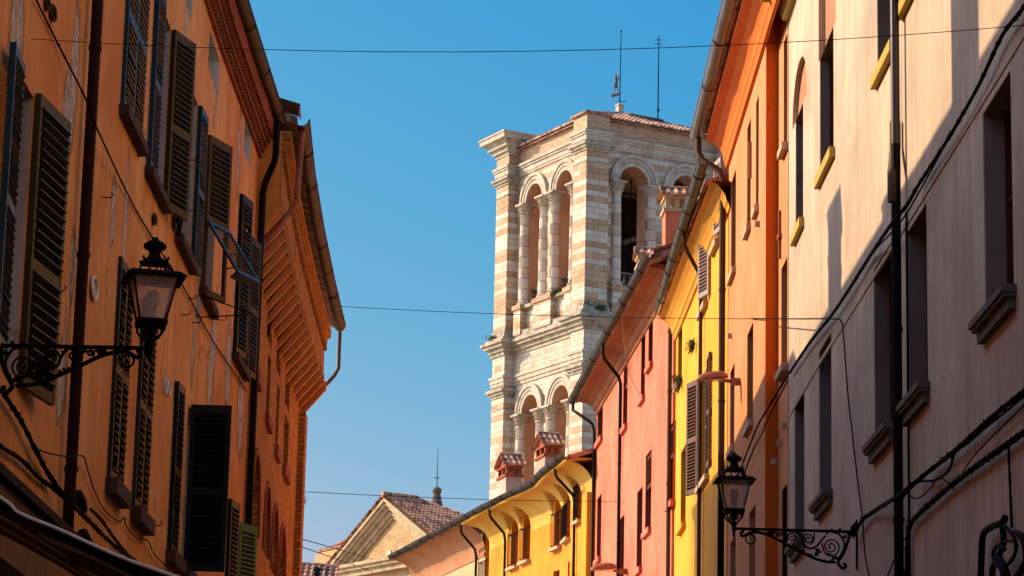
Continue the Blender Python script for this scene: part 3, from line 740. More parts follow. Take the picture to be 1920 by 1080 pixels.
# window with a top-hinged flap
w4 = lw('u4'); h = Hs['u4']; HH = h['z1'] - h['z0']; wd = .62
Hh, d = swing(W, h['s0'] + .01, h['z0'] + 1.0, wd, 427, 28); P0 = V((Hh.x, Hh.y, h['z0'] - .08)); nn = V((d.y, -d.x, 0))
if nn.dot(EYE - P0) < 0: nn = -nn
u4 = leaf(w4, P0 + V((0, 0, .92)), d, nn, wd, HH - .84, 'shut_olive', panels=(0, 1), label='fixed upper louvres of the flap shutter')
fr = MB()
for a, b, z0, z1 in ((0, .06, 0, .93), (wd - .06, wd, 0, .93), (.06, wd - .06, 0, .08)):
    fr.box(P0 + d * ((a + b) / 2) + V((0, 0, (z0 + z1) / 2)), d * ((b - a) / 2), nn * .02, V((0, 0, (z1 - z0) / 2)))
fr.build('shutter_frame', M['shut_olive'], w4)
fb = MB(); Lf = .84; fa = rad(33); dn = (nn * math.sin(fa) - V((0, 0, 1)) * math.cos(fa)).normalized(); fn = (nn * math.cos(fa) + V((0, 0, 1)) * math.sin(fa)).normalized(); Pt = P0 + V((0, 0, .93)) + nn * .03
for a, b in ((0, .05), (wd - .05, wd)): fb.box(Pt + d * ((a + b) / 2) + dn * (Lf / 2), d * ((b - a) / 2), dn * (Lf / 2), fn * .016)
for a, b in ((0, .06), (Lf - .06, Lf)): fb.box(Pt + d * (wd / 2) + dn * ((a + b) / 2), d * (wd / 2 - .05), dn * ((b - a) / 2), fn * .015)
for k in range(13):
    a = .09 + k * (Lf - .18) / 12; v = (dn * math.cos(.75) + fn * math.sin(.75)); fb.box(Pt + d * (wd / 2) + dn * a, d * (wd / 2 - .05), v * .024, v.cross(d).normalized() * .004)
fb.box(Pt + d * (wd / 2) + dn * (Lf - .02) - fn * .06, d * (wd / 2), dn * .015, fn * .05)
fb.build('flap', M['shut_blue'], w4)
for pa_, pb_ in ((P0 + V((0, 0, .45)) + d * wd, Pt + dn * (Lf * .62) + d * wd), (P0 + V((0, 0, .62)) + d * wd, Pt + dn * (Lf * .4) + d * wd), (P0 + V((0, 0, -.02)), P0 + V((0, 0, -.2)) + nn * .5 + d * .35), (P0 + V((0, 0, -.3)), P0 + V((0, 0, -.22)) + nn * .5 + d * .35)):
    rods = MB(); rods.tube([pa_, pb_], .009, 5); rods.build('stay_rod', M['iron'], w4)
sill(w4, W, h, 'sill_brick', .10, .10, .06)
w5 = lw('u5'); h = Hs['u5']; HH = h['z1'] - h['z0']
open_leaf(w5, W, h['s0'] + .02, h['z0'], HH + .25, .5, 466, 40, 'shut_green')
open_leaf(w5, W, h['s1'] - .02, h['z0'], HH, .5, 482, 20, 'shut_grey'); sill(w5, W, h, 'sill_brick', .10, .10, .06)
for k in ('l1', 'l2'):
    ww = lw(k, rev=None); closed_leaves(ww, W, Hs[k], 'shut_grey', .015, sp=.07, panels=(0, .5, 1)); sill(ww, W, Hs[k], 'sill_brick', .12, .15, .06)
ww = lw('l3'); h = Hs['l3']; open_leaf(ww, W, h['s0'] + .02, h['z0'], h['z1'] - h['z0'], .5, 337, 8, 'shut_green'); sill(ww, W, h, 'sill_brick', .12, .15, .06)
ww = lw('l4'); h = Hs['l4']; open_leaf(ww, W, h['s0'] - .02, h['z0'] - .05, 2.0, .49, 428, 90, 'shut_black', tilt=-42 , label='black shutter leaf standing straight out from the wall')
sill(ww, W, h, 'sill_brick', .12, .14, .06)
ww = lw('l5'); h = Hs['l5']; open_leaf(ww, W, h['s0'] + .02, h['z0'], 2.1, .5, 441, 8, 'shut_green'); open_leaf(ww, W, h['s1'] + .02, h['z0'], 1.95, .5, 475, 25, 'shut_lime', label='faded green shutter leaf'); sill(ww, W, h, 'sill_brick', .12, .14, .06)
for k in ('a0', 'a1', 'a2'):
    mb = MB(); back_panel(mb, W, Hs[k], 0, .003); a = mb.build('attic_opening', M['pane'], root)
    r = MB(); h = Hs[k]; e = .01
    for s in (h['s0'] + e, h['s1'] - e): r.face([W.P(s, h['z0'], .002), W.P(s, h['z1'], .002), W.P(s, h['z1'], -.33), W.P(s, h['z0'], -.33)])
    for z in (h['z0'] + e, h['z1'] - e): r.face([W.P(h['s0'], z, .002), W.P(h['s1'], z, .002), W.P(h['s1'], z, -.33), W.P(h['s0'], z, -.33)])
    r.build('reveal', M['white'], a)
# little things fixed to the wall
def ring_plaque(x, y, rs, rz, mat, name, fill=None):
    s, z = W.hit(x, y); mb = MB(); mb.tube([W.P(s + rs * math.cos(a * math.pi / 10), z + rz * math.sin(a * math.pi / 10), .025) for a in range(20)], .014, 6, closed=True)
    if fill:
        mb.face([W.P(s + rs * math.cos(a * math.pi / 10), z + rz * math.sin(a * math.pi / 10), .012) for a in range(20)])
    return mb.build(name, M[mat], root)
ring_plaque(172.5, 541, .17, .10, 'white', 'oval_plaque', 1); ring_plaque(306.5, 724, .10, .085, 'white', 'ring_plaque'); ring_plaque(313, 728, .10, .085, 'white', 'ring_plaque')
ring_plaque(94.5, 24, .11, .06, 'sill_brick', 'vent', 1); ring_plaque(84, 7, .08, .05, 'sill_brick', 'vent', 1); ring_plaque(286, 411, .10, .055, 'sill_brick', 'oval_plaque', 1)
s, z = W.hit(370, 577); mb = MB(); mb.wbox(W, s - .12, s + .12, z - .1, z + .1, -.01, .03); 
for k in range(5): mb.wbox(W, s - .1, s + .1, z - .08 + k * .036, z - .07 + k * .036, .03, .036)
mb.build('vent_grille', M['reveal'], root)
# chimneys on the roof (they throw the shadows seen across the street)
for yy, wd in ((35.9, .95), (26.9, 1.15), (31.5, .6), (17, .9)):
    chimney(root, (-4.75, yy), wd, .7, 13.0, {.95: 14.3, 1.15: 15.2, .6: 13.4}.get(wd, 14.4), V((0, 1, 0)), 'terracotta_plain')
# shopfront canopy under the first floor, near end
mb = MB(); pts = [(-330, 600), (0, 877), (90, 950), (167, 1016)]
sA = W.hit(-300, 640)[0]; sB = W.hit(167, 1014, .30)[0]; zz = W.hit(85, 948, .30)[1]
prism_strip(mb, W, sA, sB, [(.0, zz + .02), (.32, zz), (.32, zz - .07), (.0, zz - .07)], 6); mb.build('shop_canopy', M['fabric_dark'], root)
mb = MB(); prism_strip(mb, W, sA, sB, [(-.01, zz - .07), (.26, zz - .07), (.26, zz - .6), (.1, zz - .7), (-.01, zz - .7)], 6); mb.build('shop_fascia', M['shut_black'], root)

# iron hooks and shutter catches
for x, y in ((352, 300), (352, 560), (100, 545), (352, 395), (378, 425), (410, 600), (190, 370), (245, 930), (285, 985), (340, 590), (360, 605)):
    mb = MB(); s, z = W.hit(x, y); b = W.P(s, z, 0); n = W.N(s); mb.tube([b, b + n * .09, b + n * .11 + V((0, 0, .03)), b + n * .09 + V((0, 0, .05))], .007, 5); mb.build('shutter_catch', M['iron'], root)

# ================================================================== LEFT brick building with strutted jetty
root = thing('brick_building', 'orange brick building with its top storey leaning out on a row of slanting struts', 'building', (-7.5, 47, 0))
W = W_B; SE = W.S[-1]; holes = []
def bh(x1, x2, yt, yb, d=.16, arch=None, **k):
    h = hole(W, x1, x2, yt, yb, d, **k)
    if arch: h['arch'] = (h['s1'] - h['s0']) / 2 * arch
    holes.append(h); return h
tall = [bh(501.5, 511, 500, 633, .12, 1.2, xt=506, xb=501.5, ym=600), bh(519, 528, 607, 693, .12, 1.2, xt=523), bh(535.5, 544, 688, 757, .12, None)]
low = [bh(500.5, 507, 650, 778, .18, None), bh(517.5, 523, 710, 838, .18, None), bh(532, 541, 768, 872, .18, None), bh(482, 487, 560, 702, .15, None)]
arches = []
for x1, x2, yt, yb in ((471, 486, 846, 985), (494, 504.5, 908, 1034), (508.5, 519, 947, 1070), (522, 533.5, 985, 1110)):
    h = bh(x1, x2, yt, yb, .10, 1.15, xt=(x1 + x2) / 2, ym=(yt + yb) / 2); arches.append(h)
for a, b in zip(arches, arches[1:]):
    if b['s0'] < a['s1'] + .12: m = (b['s0'] + a['s1']) / 2; a['s1'] = m - .06; b['s0'] = m + .06
for h in arches: h['arch'] = (h['s1'] - h['s0']) / 2 * 1.15
mb = MB(); wall_face(mb, W, 0, SE, -.15, 13.0, holes); mb.build('wall', M['brick_red'], root)
shell(root, W, 0, SE, 13.1, 'terracotta_plain'); 
for h in tall + low: window(root, W, h, 'wood_pink', 'pane', name='window', bars=2)
for h in arches:
    mb = MB(); back_panel(mb, W, h, 0, .002); a = mb.build('arched_niche', M['brick_dark'], root)
    r = MB(); sc = (h['s0'] + h['s1']) / 2; rr = (h['s1'] - h['s0']) / 2; zs = h['z1'] - h['arch']
    def rng(e): return [(sc - rr - e, h['z0'])] + [(sc - (rr + e) * math.cos(math.pi * k / 12), zs + (h['arch'] + e) * math.sin(math.pi * k / 12)) for k in range(13)] + [(sc + rr + e, h['z0'])]
    A, B = rng(0.0), rng(.10)
    for k in range(len(A) - 1):
        c4 = [A[k], A[k + 1], B[k + 1], B[k]]; r.hexa([W.P(s, z, -.01) for s, z in c4] + [W.P(s, z, .035) for s, z in c4])
    r.build('arch_ring', M['brick_dark'], a)
    i2 = dict(s0=sc - rr * .45, s1=sc + rr * .45, z0=h['z0'] + .3, z1=h['z1'] - .45, d=.2, arch=rr * .45)
    w_ = MB(); back_panel(w_, W, i2, .12, 0); w_.build('slit_window', M['pane'], a)
for h in low: sl_ = MB(); sl_.wbox(W, h['s0'] - .08, h['s1'] + .08, h['z0'] - .22, h['z0'] - .02, -.02, .07); sl_.build('sill', M['brick_dark'], root)
# end pilaster
mb = MB(); sp_ = W.hit(563, 720)[0]; mb.wbox(W, sp_, SE + .02, -.15, 11.3, -.05, .12); mb.build('pilaster', M['brick_red'], root)
ZJ = 11.32; ZT = ZJ + .56; OJ = .40
strt = 0
s = .12
while s < SE - .02:
    mb = MB(); n = W.N(s); t = W.T(s); ww = .055
    A = [W.P(s, ZJ - .06, -.02), W.P(s, ZJ + .05, -.02), W.P(s, ZT + .05, OJ - .02), W.P(s, ZT - .06, OJ + .05)]
    mb.hexa([p - t * ww for p in A] + [p + t * ww for p in A])
    mb.wbox(W, s - .06, s + .06, ZT - .06, ZT + .12, OJ - .06, OJ + .07)
    mb.build('strut', M['strut'], root); s += .74
mb = MB(); strip(mb, W, 0, SE, [(-.03, ZJ + .08), (OJ - .06, ZT + .06)], 10); mb.build('jetty_underside', M['gap_shade'], root)
mb = MB(); prism_strip(mb, W, 0, SE, [(OJ - .10, ZT), (OJ, ZT), (OJ, 12.75), (OJ + .05, 12.78), (OJ + .05, 12.86), (OJ + .12, 12.9), (OJ + .12, 13.05), (OJ - .1, 13.05)], 10); s = .1
while s < SE - .05:
    mb.wbox(W, s, s + .09, 12.62, 12.752, OJ - .01, OJ + .055); s += .2
mb.build('jetty_wall', M['brick_red'], root)
# plastered end of the jetty facing the viewer
mb = MB(); q = [(0, ZJ + .0), (OJ - .02, ZT), (OJ - .02, 13.05), (-.6, 13.05), (-.6, ZJ)]
mb.face([W.P(-.01, z, o) for o, z in q]); mb.hexa([W.P(a, z, o) for a in (-.03,) for o, z in ((-.02, ZJ - .05), (-.02, ZJ + .05), (OJ, ZT + .05), (OJ, ZT - .05))] + [W.P(.08, z, o) for o, z in ((-.02, ZJ - .05), (-.02, ZJ + .05), (OJ, ZT + .05), (OJ, ZT - .05))])
mb.build('end_wall', M['terracotta_plain'], root)
mb = MB(); q = [(.0, ZJ), (OJ, ZT), (OJ, 13.0), (0, 13.0)]; mb.face([W.P(SE, z, o) for o, z in q]); mb.build('end_wall', M['brick_red'], root)
roof(root, W, -.1, SE + .2, 13.25, OJ + .2, 1.6, 8.0, 'tile_dark')
mb = MB(); u = -W.N(0); 
pantiles(mb, W.P(-.32, 13.30, OJ + .22), W.T(0), (u + V((0, 0, .36))).normalized(), 3, 8, .2, .4, .06); mb.build('edge_tiles', M['tile_dark'], root)
gutter(root, W, 0, SE + .45, 13.24, OJ + .26, .115, 'zinc')
a = W.P(.3, 13.15, OJ + .27)
pipe(root, [a, W.P(.3, 12.05, OJ + .22), W.P(.35, 11.95, OJ + .15), W.P(.18, 11.25, .02 + .1), W.P(.18, 11.15, .07), W.P(.18, .2, .07)], .045, 'pipe_clay')
pipe(root, [W.P(SE + .3, 13.1, OJ + .27), W.P(SE + .3, 12.35, OJ + .27), W.P(SE + .25, 12.2, OJ + .2), W.P(SE + .1, 11.5, .05), W.P(SE + .1, 11.3, .0), W.P(SE + .1, .2, 0)], .04, 'zinc_silver')
# dry tuft on the brick corner
s, z = W.hit(569, 955); pl = MB(); rnd = random.Random(3); b0 = W.P(SE, z, .02)
for k in range(26):
    d = V((rnd.uniform(.2, 1), rnd.uniform(-.5, .5), rnd.uniform(-.4, .6))).normalized(); L = rnd.uniform(.05, .2)
    pl.tube([b0, b0 + d * L * .6, b0 + d * L + V((0, 0, -rnd.uniform(.02, .16)))], [.006, .005, .002], 4)
tag(pl.build('wall_weed', M['leaf_dry'], None, loc=b0), 'dry tuft of weeds on the far corner of the brick building', 'plant')
# ================================================================== RIGHT peach building
def rw(root, W, h, frame='wood_pink', **k): return window(root, W, h, frame, 'pane', **k)
root = thing('peach_building', 'pale peach plastered building nearest on the right, its lower floors in grey shade', 'building', (7.5, 20, 0))
W = W_P; SE = W.S[-1]
G = [hole(W, 1845, 1899, 210, 606, .24, ym=400), hole(W, 1702, 1739, 435, 765, .24, ym=600), hole(W, 1639, 1674, 505, 838, .22, ym=650),
     hole(W, 1536, 1559, 660, 948, .21, ym=800), hole(W, 1490, 1508, 755, 1030, .20, ym=880)]
zt = sum(h['z1'] for h in G) / 5; zb = sum(h['z0'] for h in G) / 5
print('G z', [(round(h['s0'], 2), round(h['s1'], 2), round(h['z0'], 2), round(h['z1'], 2)) for h in G])
for yy in (19.6, 15.6, 11.0): 
    s = yy + 6.0; G.append(dict(s0=s - .6, s1=s + .6, z0=zb, z1=zt, d=.24, arch=0))
U = [hole(W, 1695, 1733, -300, 12, .24, ym=0), hole(W, 1645, 1677, -250, 145, .2, ym=50)]
n1 = hole(W, 1535, 1567, -150, 118, .085, ym=60); n1['arch'] = (n1['s1'] - n1['s0']) / 2
n1b = hole(W, 1537.5, 1563, 118, 335, .18, ym=200); n1b['z1'] = n1['z0']
n2 = hole(W, 1486, 1513, 97, 245, .075, xt=1505, ym=180); n2['arch'] = min((n2['s1'] - n2['s0']) / 2 * 1.1, n2['z1'] - n2['z0'] - .1)
n2b = hole(W, 1492, 1506, 245, 443, .17, ym=350); n2b['z1'] = n2['z0']
n2b['s0'] = max(n2b['s0'], n2['s0'] + .01); n1b['s0'] = max(n1b['s0'], n1['s0'] + .01)
print('niches', n1, n1b, n2, n2b)
mb = MB(); wall_face(mb, W, 0, SE, -.15, 14.6, G + U + [n1, n1b, n2, n2b]); mb.build('wall', M['peach'], root)
shell(root, W, 0, SE, 14.6, 'peach'); roof(root, W, 0, SE, 14.9, .55, 1.6, 8)
c = MB(); prism_strip(c, W, 0, SE, [(-.01, 14.2), (.08, 14.2), (.14, 14.3), (.14, 14.4), (.45, 14.6), (.45, 14.75), (-.01, 14.75)], 12)
s = .2
while s < SE - .1: c.wbox(W, s, s + .12, 14.42, 14.6, .1, .42); s += .45
c.build('cornice', M['sill_ochre'], root)
gutter(root, W, 0, SE, 14.95, .62, .10, 'copper')
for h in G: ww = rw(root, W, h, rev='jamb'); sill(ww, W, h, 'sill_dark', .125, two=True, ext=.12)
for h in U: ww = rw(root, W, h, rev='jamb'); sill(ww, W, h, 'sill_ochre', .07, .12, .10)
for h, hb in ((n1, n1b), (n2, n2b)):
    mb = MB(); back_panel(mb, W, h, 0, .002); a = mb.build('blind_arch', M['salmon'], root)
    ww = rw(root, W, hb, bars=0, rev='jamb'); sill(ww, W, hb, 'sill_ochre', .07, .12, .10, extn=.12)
# faint ledge
a0 = W.hit(1905, 85)[1]; mb = MB(); prism_strip(mb, W, 0, SE - .02, [(-.005, a0 - .06), (.012, a0 - .05), (.012, a0), (-.005, a0 + .03)], 10); mb.build('string_course', M['peach'], root)
# downpipes
s = W.hit(1684, 400, .08)[0]; za = W.hit(1684, 268, .08)[1]
pipe(root, [W.P(s, z, .10) for z in (14.8, za)], .046, 'copper'); pipe(root, [W.P(s, z, .10) for z in (za, .1)], .048, 'pipe_black')
s2, z2 = W.hit(1690, 240); pipe(root, [W.P(s2 - .05, z2 + .05, .07), W.P(s2 - .05, z2 - .22, .07), W.P(s + .0, z2 - .55, .13), W.P(s, z2 - .85, .13)], .055, 'pipe_brown', 'pipe_branch', 9)
mb = MB(); mb.tube([W.P(s2 - .03, z, .035) for z in (14.5, z2)], .010, 6); mb.tube([W.P(s - .22, z, .03) for z in (z2 - 1.0, .2)], .012, 6); mb.build('conduit', M['cable'], root)

# ================================================================== RIGHT orange building (two planes)
root = thing('orange_building', 'deep orange building with a stepped facade and glossy brown eaves gutter, right side', 'building', (6.5, 42, 0))
W = W_O1; SE = W.S[-1]
h1 = hole(W, 1469.5, 1482, 80, 285, .22, ym=180); h2 = hole(W, 1465, 1480, 505, 702, .22, xt=1465, ym=600); h3 = hole(W, 1466, 1479, 920, 1200, .22, ym=1000)
for h in (h1, h2, h3): h['s0'] = max(h['s0'], .12); h['s1'] = min(h['s1'], SE - .12)
mb = MB(); wall_face(mb, W, 0, SE + .05, -.15, 14.6, [h1, h2, h3]); 
W2 = W_O2; SE2 = W2.S[-1]
hs2 = [hole(W2, 1417.5, 1422.5, 195, 398, .17, ym=300), hole(W2, 1401, 1407.5, 243, 437, .2, ym=340), hole(W2, 1371, 1379.5, 345, 523, .2, ym=430),
       hole(W2, 1401, 1412, 630, 807, .2, ym=720), hole(W2, 1369, 1377, 700, 850, .2, ym=770), hole(W2, 1404, 1416, 965, 1250, .2, ym=1100), hole(W2, 1369, 1379, 1020, 1300, .2, ym=1100)]
hs2[0]['s1'] = min(hs2[0]['s1'], hs2[1]['s0'] - .12)
def disjoint(hs):
    """drop openings that would run into one already kept"""
    out = []
    for h in hs:
        if all(h['s1'] < k['s0'] - .03 or h['s0'] > k['s1'] + .03 or h['z1'] < k['z0'] - .03 or h['z0'] > k['z1'] + .03 for k in out): out.append(h)
        else: print('overlap dropped', h)
    return out
hs2 = disjoint(hs2)
wall_face(mb, W2, 0, SE2, -.15, 14.6, hs2)
mb.build('wall', M['orange'], root)
rt = MB(); a = W2.P(0, 0, 0); b = W.P(SE + .05, 0, 0); b2 = V((b.x + .02, a.y + .03, 0))
rt.face([V((a.x, a.y, -.15)), V((b2.x, b2.y, -.15)), V((b2.x, b2.y, 14.6)), V((a.x, a.y, 14.6))]); rt.build('return_wall', M['orange_deep'], root)  # deeper orange than the fronts: this side's shade is in the colour
shell(root, W2, 0.05, SE2, 14.6, 'orange')
for h in (h1, h2, h3): ww = rw(root, W, h, rev='shut_black' if h is h3 else None); sill(ww, W, h, 'sill_stone', .09, .10, .06)
for h in hs2: ww = rw(root, W2, h, rev='shut_black' if h['z1'] < 7.2 else None); sill(ww, W2, h, 'sill_stone', .07, .10, .05)
mb = MB(); zt = 14.25
cov = [(0, zt), (.05, zt + .02), (.07, zt + .12), (.09, zt + .15), (.10, zt + .26), (.15, zt + .36), (.25, zt + .46), (.38, zt + .52), (.38, zt + .58), (-.2, zt + .58)]
WC = Wall([(3.62, 37.2), (3.62, 46.35)], -1)
strip(mb, WC, .0, WC.S[-1], cov, 8); mb.face([WC.P(WC.S[-1], z, o) for o, z in cov]); mb.build('cove', M['orange_deep'], root)
gutter(root, WC, -.4, WC.S[-1] + .35, 14.95, .52, .115, 'copper', joints=2.4)
roof(root, WC, -.2, WC.S[-1], 14.98, .46, 1.5, 8)
pipe(root, [WC.P(WC.S[-1] + .15, 14.85, .50), WC.P(WC.S[-1] + .15, 14.6, .50), WC.P(WC.S[-1] + .08, 14.45, .44), WC.P(WC.S[-1] - .08, 14.2, .14), WC.P(WC.S[-1] - .1, 14.05, .10), WC.P(WC.S[-1] - .1, 8.6, .10)], .055, 'pipe_brown')
pipe(root, [WC.P(WC.S[-1] - .1, z, .10) for z in (8.6, .1)], .057, 'pipe_black')
# tie-rod anchors and small stubs
mb = MB(); s, z = W.hit(1464.5, 440); mb.wbox(W, s - .03, s + .03, z - .35, z + .35, .0, .04); mb.wbox(W, s - .1, s + .1, z - .06, z, .0, .05); mb.build('tie_anchor', M['pipe_clay'], root)
mb = MB(); s, z = W2.hit(1409, 300); mb.wbox(W2, s - .03, s + .03, z - .28, z + .28, 0, .04); mb.build('tie_anchor', M['pipe_clay'], root)
for x, y in ((1424, 420), (1466, 830), (1456, 866), (1372, 630), (1475, 798)):
    mb = MB(); WW = W if x > 1457 else W2; s, z = WW.hit(x, y); mb.wbox(WW, s - .03, s + .03, z - .04, z + .04, 0, .07); mb.build('bracket_stub', M['sill_stone'], root)

# ================================================================== RIGHT yellow building
root = thing('yellow_building', 'bright yellow building with louvred shutters between the orange and the coral ones', 'building', (6.5, 51, 0))
W = W_Y; SE = W.S[-1]
ya = hole(W, 1339, 1349, 338, 470, .14, ym=400); yb_ = hole(W, 1315, 1327, 475, 590, .14, ym=530); yc = hole(W, 1313, 1330, 715, 915, .14, ym=810); yd = hole(W, 1276.5, 1286, 850, 994, .2, xt=1276.5, ym=920)
ye = hole(W, 1271.5, 1279, 610, 725, .16, ym=660); YH = disjoint([ya, yb_, yc, yd, ye])
mb = MB(); wall_face(mb, W, 0, SE, -.15, 13.9, YH); mb.build('wall', M['yellow'], root)
shell(root, W, 0, SE, 13.9, 'yellow')
for h in YH:
    ww = rw(root, W, h, 'shut_taupe', bars=1); sill(ww, W, h, 'sill_stone' if h is not yd else 'yellow', .09, .10, .06)
    HH = h['z1'] - h['z0']
    if h is ya: open_leaf(ww, W, W.hit(1356, 400)[0], h['z0'], HH + .0, .5, 1340, 20, 'shut_taupe', panels=(0, 1))
    if h is yb_: open_leaf(ww, W, W.hit(1333, 530)[0], h['z0'], HH + .1, .5, 1311, 25, 'shut_taupe', panels=(0, 1), label='taupe shutter leaf swung open')
    if h is yc:
        open_leaf(ww, W, W.hit(1312, 810)[0], h['z0'] - .05, HH + .1, .52, 1289, 30, 'shut_brown', label='brown shutter leaf standing out from the wall')
        open_leaf(ww, W, h['s0'] + .02, h['z0'] + .1, HH, .5, 1331, 170, 'shut_brown')
cov = [(0, 13.42), (.04, 13.44), (.06, 13.52), (.09, 13.55), (.11, 13.64), (.17, 13.74), (.26, 13.84), (.36, 13.89), (-.2, 13.89)]
mb = MB(); strip(mb, W, -.6, SE - .05, cov, 8); mb.face([W.P(SE - .05, z, o) for o, z in cov]); mb.build('cove', M['yellow_deep'], root)
WG = Wall([(3.11, 45.0), (3.05, 51), (3.02, 56.7)], -1); gutter(root, WG, 0, WG.S[-1], 14.05, 0, .095, 'zinc_green', joints=1.2); roof(root, W, .0, SE, 14.06, .40, 1.4, 8)
s = W.hit(1312, 800, .07)[0]; pipe(root, [W.P(s - .6, 13.98, .45), W.P(s - .6, 13.8, .43), W.P(s - .5, 13.7, .38), W.P(s, 13.35, .08), W.P(s, 13.15, .07), W.P(s, .1, .07)], .036, 'pipe_brown')
# plants growing from the yellow wall
def tuft(x, y, R, label, W=W_Y, seed=1, drop=.3):
    rnd = random.Random(seed); s, z = W.hit(x, y); mb = MB(); b0 = W.P(s, z, .02); n = W.N(s); t = W.T(s)
    for k in range(70):
        d = (n * rnd.uniform(.1, 1) + t * rnd.uniform(-1, 1) + V((0, 0, rnd.uniform(-1.2, .9)))).normalized(); L = R * rnd.uniform(.4, 1); e = b0 + d * L + V((0, 0, -drop * L))
        mb.tube([b0, b0 + d * L * .5, e], [.004, .003, .002], 3, cap=False)
        for j in range(5):
            c = b0.lerp(e, rnd.uniform(.4, 1)) ; a = V((rnd.uniform(-1, 1), rnd.uniform(-1, 1), rnd.uniform(-1, 1))).normalized(); b = a.cross(d).normalized(); q = .022
            mb.face([c - a * q, c + b * q * .5, c + a * q, c - b * q * .5])
    o = mb.build('wall_plant', M['leaf'], None, loc=b0); tag(o, label, 'plant', 'plants rooted in the yellow wall'); return o
tuft(1305, 645, .22, 'thin green plant high on the yellow wall, beside its downpipe', seed=2); tuft(1279, 712, .30, 'bushy green plant at the far edge of the yellow wall, next to the coral building', seed=5)

# ================================================================== RIGHT coral building
root = thing('coral_building', 'coral pink building with narrow windows, two red chimneys and a wide soffit', 'building', (6, 64, 0))
W = W_K; SE = W.S[-1]
K = [hole(W, 1257.5, 1266, 560, 612, .2, ym=600), hole(W, 1216, 1224, 580, 690, .2, ym=640), hole(W, 1202, 1209.5, 617, 751, .2, ym=690), hole(W, 1169, 1176.5, 674, 805, .2, ym=740),
     hole(W, 1120.5, 1130, 772, 832, .2, ym=800), hole(W, 1253.5, 1264, 803, 948, .2, ym=880), hole(W, 1210, 1221, 857, 1000, .2, ym=930), hole(W, 1194, 1204, 925, 1072, .2, ym=1000),
     hole(W, 1162, 1170, 975, 1120, .2, ym=1030), hole(W, 1119, 1127, 937, 1052, .2, ym=1000)]
for i in (1, 2, 3): pass
K = disjoint(K)
mb = MB(); wall_face(mb, W, 0, SE, -.15, 14.9, K); mb.build('wall', M['pink'], root); shell(root, W, 0, SE, 14.9, 'pink')
for i, h in enumerate(K):
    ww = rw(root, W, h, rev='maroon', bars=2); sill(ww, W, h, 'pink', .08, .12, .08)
    if i in (3, 5, 6): 
        H_, d = swing(W, h['s1'] - .02, h['z0'] + .8, .5, proj(W.P(h['s1'], h['z0'] + .8, 0))[0] - 1, 60)
        leaf(ww, W.P(h['s0'] + .02, h['z0'] + .95, -.06), W.T(h['s0']), W.N(h['s0']), (h['s1'] - h['s0']) - .04, h['z1'] - h['z0'] - .98, 'wood_pink', panels=(0, 1), sp=.09)
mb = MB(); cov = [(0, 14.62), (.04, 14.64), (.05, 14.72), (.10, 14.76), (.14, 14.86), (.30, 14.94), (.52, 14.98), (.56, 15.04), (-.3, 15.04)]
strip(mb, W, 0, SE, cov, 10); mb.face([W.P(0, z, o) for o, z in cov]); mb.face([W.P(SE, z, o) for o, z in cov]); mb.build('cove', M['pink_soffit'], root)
gutter(root, W, -.6, SE + .6, 15.12, .60, .105, 'zinc', joints=1.6); roof(root, W, -.5, SE + .4, 15.12, .56, 1.7, 8, 'tile_dark')
mb = MB(); pantiles(mb, W.P(-.55, 15.15, .5), W.T(1), (-W.N(1) + V((0, 0, .42))).normalized(), 3, 10, .2, .4, .06); mb.build('edge_tiles', M['tile'], root)
for x, zt_ in ((1161, 0), (1112.5, 0)):
    s = W.hit(x, 900, .07)[0]
    if x > 1150: P_ = [W.P(s - .9, 15.05, .60), W.P(s - .9, 14.85, .60), W.P(s - .75, 14.75, .55), W.P(s - .05, 14.45, .12), W.P(s, 14.3, .07), W.P(s, .1, .07)]
    else: P_ = [W.P(SE + .3, 15.05, .60), W.P(SE + .3, 14.8, .6), W.P(SE + .1, 14.7, .5), W.P(SE - .05, 14.4, .12), W.P(SE - .05, 14.2, .07), W.P(SE - .05, .1, .07)]
    pipe(root, P_, .042, 'zinc')
s = W.hit(1272, 850, .07)[0]; pipe(root, [W.P(max(.1, s), z, .07) for z in (14.3, .1)], .045, 'pipe_brown')
def chim_px(root, xl, xc, xr, yt, yb, Y, W, body, **kw):
    A = at_y(xc, yt, Y); B = at_y(xr, yt, Y); wd = B.x - A.x; dd = kw.pop('dd', wd * .95)
    sN = 3; T = W.T(W.S[-1] / 2); ang = math.atan2(T.x, T.y)
    ay = V((T.x, T.y, 0)).normalized(); ax = V((ay.y, -ay.x, 0))
    c = V((A.x, A.y, 0)) + ax * (wd / 2) + ay * (dd / 2)
    zb = at_y(xc, yb, Y).z - 1.6
    return chimney(root, (c.x, c.y), wd, dd, zb, A.z, ax, body, **kw)
chim_px(root, 1240, 1248, 1292, 396, 450, 62.5, W, 'red_chimney', capm='brick_tan', label='coral chimney, the taller and nearer one', dd=.6)
chim_px(root, 1190, 1198, 1226, 500, 530, 68, W, 'red_chimney', capm='brick_tan', dd=.5)
# pale cable hanging down the coral wall
mb = MB(); P_ = [W.P(*[W.hit(x, y, o)[0], W.hit(x, y, o)[1], o]) for x, y, o in ((1168, 572, .6), (1167, 600, .5), (1170, 640, .35), (1176, 690, .05), (1183, 715, .03), (1205, 755, .03))]
mb.tube(smooth_path(P_), .012, 5); mb.build('loose_cable', M['cable_pale'], root)

